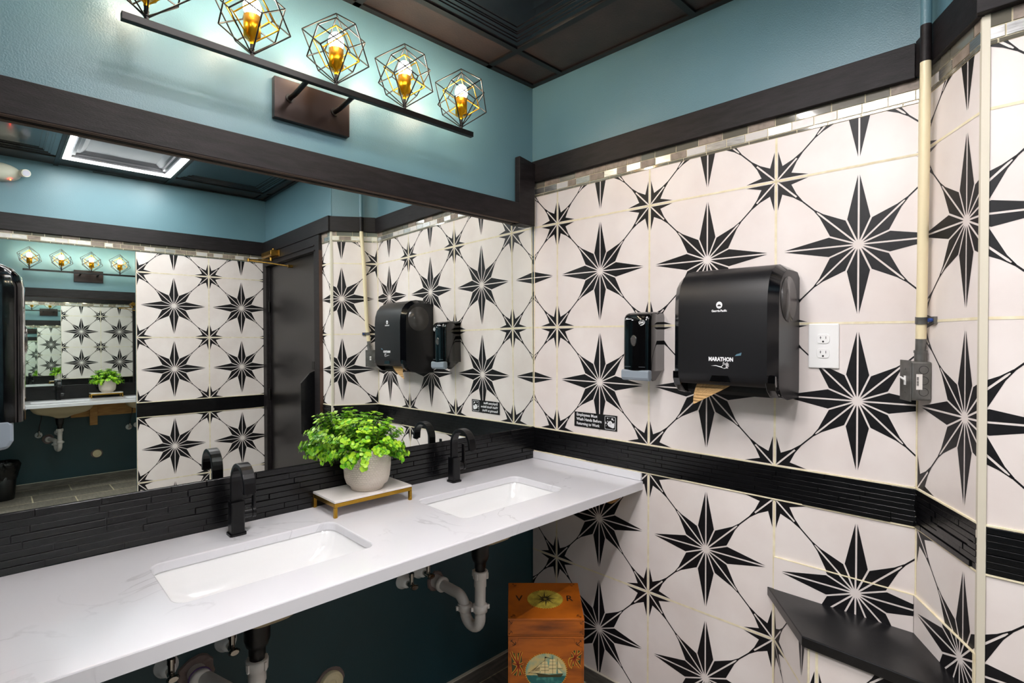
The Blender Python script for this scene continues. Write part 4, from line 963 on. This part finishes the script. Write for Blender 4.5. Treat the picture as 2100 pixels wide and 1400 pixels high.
# ship medallion
mc = (.0, -.718); ra, rb = .069, .060
b = MB(); b.poly([FZ(mc[0]+ra*math.cos(2*PI*k/n), mc[1]+rb*math.sin(2*PI*k/n)) for k in range(n)]); med = part('ship_medallion', b, 'sky_paint', body, fix=False)
b = MB()
for k in range(56): a = 2*PI*k/56; b.ball(FZ(mc[0]+(ra+.0015)*math.cos(a), mc[1]+(rb+.0015)*math.sin(a)), .0021, n=6)
part('rope_border', b, 'gold_paint', body)
E2 = lambda u, z: FZ(u, z, .0010); E3 = lambda u, z: FZ(u, z, .0014); E4 = lambda u, z: FZ(u, z, .0018)
sea = [(mc[0]+ra*.99*math.cos(math.radians(a)), mc[1]+rb*.99*math.sin(math.radians(a))) for a in range(190, 351, 8)]
sz = -.733; sea = [(-ra*.97, sz+.002)] + [p for p in sea if p[1] < sz] + [(ra*.97, sz)]
b = MB(); b.poly([E2(*p) for p in sea]); part('painted_sea', b, 'sea_paint', body, fix=False)
b = MB(); b.poly([E3(*p) for p in ((-.038, -.7225), (-.030, -.7265), (-.026, -.737), (.050, -.737), (.056, -.7285), (.058, -.7245), (.050, -.726), (.010, -.729))]); part('painted_hull', b, 'olive', body, fix=False)
b = MB()
for sx, tops in ((-.004, ((-.684, .0085), (-.694, .011), (-.7045, .013), (-.7155, .0135))), (.022, ((-.676, .009), (-.686, .011), (-.697, .012), (-.709, .0125)))):
    for (z1, w1), (z2, w2) in zip(tops[:-1], tops[1:]): b.poly([E3(sx-w1, z1), E3(sx+w1, z1), E3(sx+w2*.92, z2+.0015), E3(sx-w2, z2+.0015)])
    z1, w1 = tops[-1]; b.poly([E3(sx-w1, z1), E3(sx+w1, z1), E3(sx+w1, -.7255), E3(sx-w1*1.1, -.7245)])
b.poly([E3(-.018, -.688), E3(-.018, -.716), E3(-.045, -.7195)]); b.poly([E3(-.020, -.700), E3(-.022, -.722), E3(-.056, -.7225)])
b.poly([E3(.040, -.680), E3(.040, -.706), E3(.053, -.706)]); b.poly([E3(.040, -.709), E3(.040, -.724), E3(.056, -.723)]); part('painted_sails', b, 'sail', body, fix=False)
b = MB()
for x, zt_ in ((-.004, -.668), (.022, -.664), (.039, -.674)): b.poly([E4(x-.0005, -.726), E4(x+.0005, -.726), E4(x+.0005, zt_), E4(x-.0005, zt_)])
for p, q in (((-.058, -.724), (-.004, -.680)), ((-.062, -.722), (-.03, -.7235)), ((-.004, -.668), (.022, -.676)), ((.039, -.7075), (.057, -.7075)), ((-.050, -.723), (-.016, -.688)), ((-.016, -.7035), (.010, -.7035)), ((.010, -.6960), (.034, -.696)), ((-.017, -.7145), (.010, -.7145)), ((.010, -.7085), (.035, -.7085))):
    d = Vector(q)-Vector(p); nn = Vector((-d.y, d.x)).normalized()*.0004; b.poly([E4(p[0]+nn.x, p[1]+nn.y), E4(q[0]+nn.x, q[1]+nn.y), E4(q[0]-nn.x, q[1]-nn.y), E4(p[0]-nn.x, p[1]-nn.y)])
b.poly([E4(-.004, -.668), E4(.006, -.670), E4(-.004, -.673)]); part('painted_rigging', b, 'ink', body, fix=False)
# crossed flags either side
def flag(u0, u1, z0, z1, sgn):
    b = MB(); N = 10
    W = lambda s, v: (u0+(u1-u0)*s + .004*math.sin(v*5)*sgn, z0+(z1-z0)*v - .006*math.sin(s*3.2)*sgn)
    def strip(p, q, wdt, mi, ef):
        for i in range(N):
            a, c = i/N, (i+1)/N; A_ = W(p[0]+(q[0]-p[0])*a, p[1]+(q[1]-p[1])*a); B2 = W(p[0]+(q[0]-p[0])*c, p[1]+(q[1]-p[1])*c)
            d = Vector(B2)-Vector(A_); nn = Vector((-d.y, d.x)).normalized()*wdt/2
            b.poly([ef(A_[0]+nn.x, A_[1]+nn.y), ef(B2[0]+nn.x, B2[1]+nn.y), ef(B2[0]-nn.x, B2[1]-nn.y), ef(A_[0]-nn.x, A_[1]-nn.y)], mi)
    for i in range(N):
        a, c = i/N, (i+1)/N; b.poly([FZ(*W(a, 0), .0004), FZ(*W(c, 0), .0004), FZ(*W(c, 1), .0004), FZ(*W(a, 1), .0004)], 0)
    for p, q in (((0, 0), (1, 1)), ((0, 1), (1, 0)), ((.5, 0), (.5, 1)), ((0, .5), (1, .5))):
        strip(p, q, .0088, 1, lambda u, z: FZ(u, z, .0008)); strip(p, q, .0048, 2, lambda u, z: FZ(u, z, .0012))
    part('painted_flag', b, ['olive', 'gold_paint', 'red_ink'], body, fix=False)
flag(-.114, -.079, -.728, -.652, 1); flag(.083, .115, -.704, -.652, -1)
b = MB(); b.tube([FZ(.080, -.672), FZ(.075, -.682), FZ(.077, -.695), FZ(.086, -.708)], .0013, 6); part('painted_rope', b, 'gold_paint', body)
bpy.context.view_layer.update()
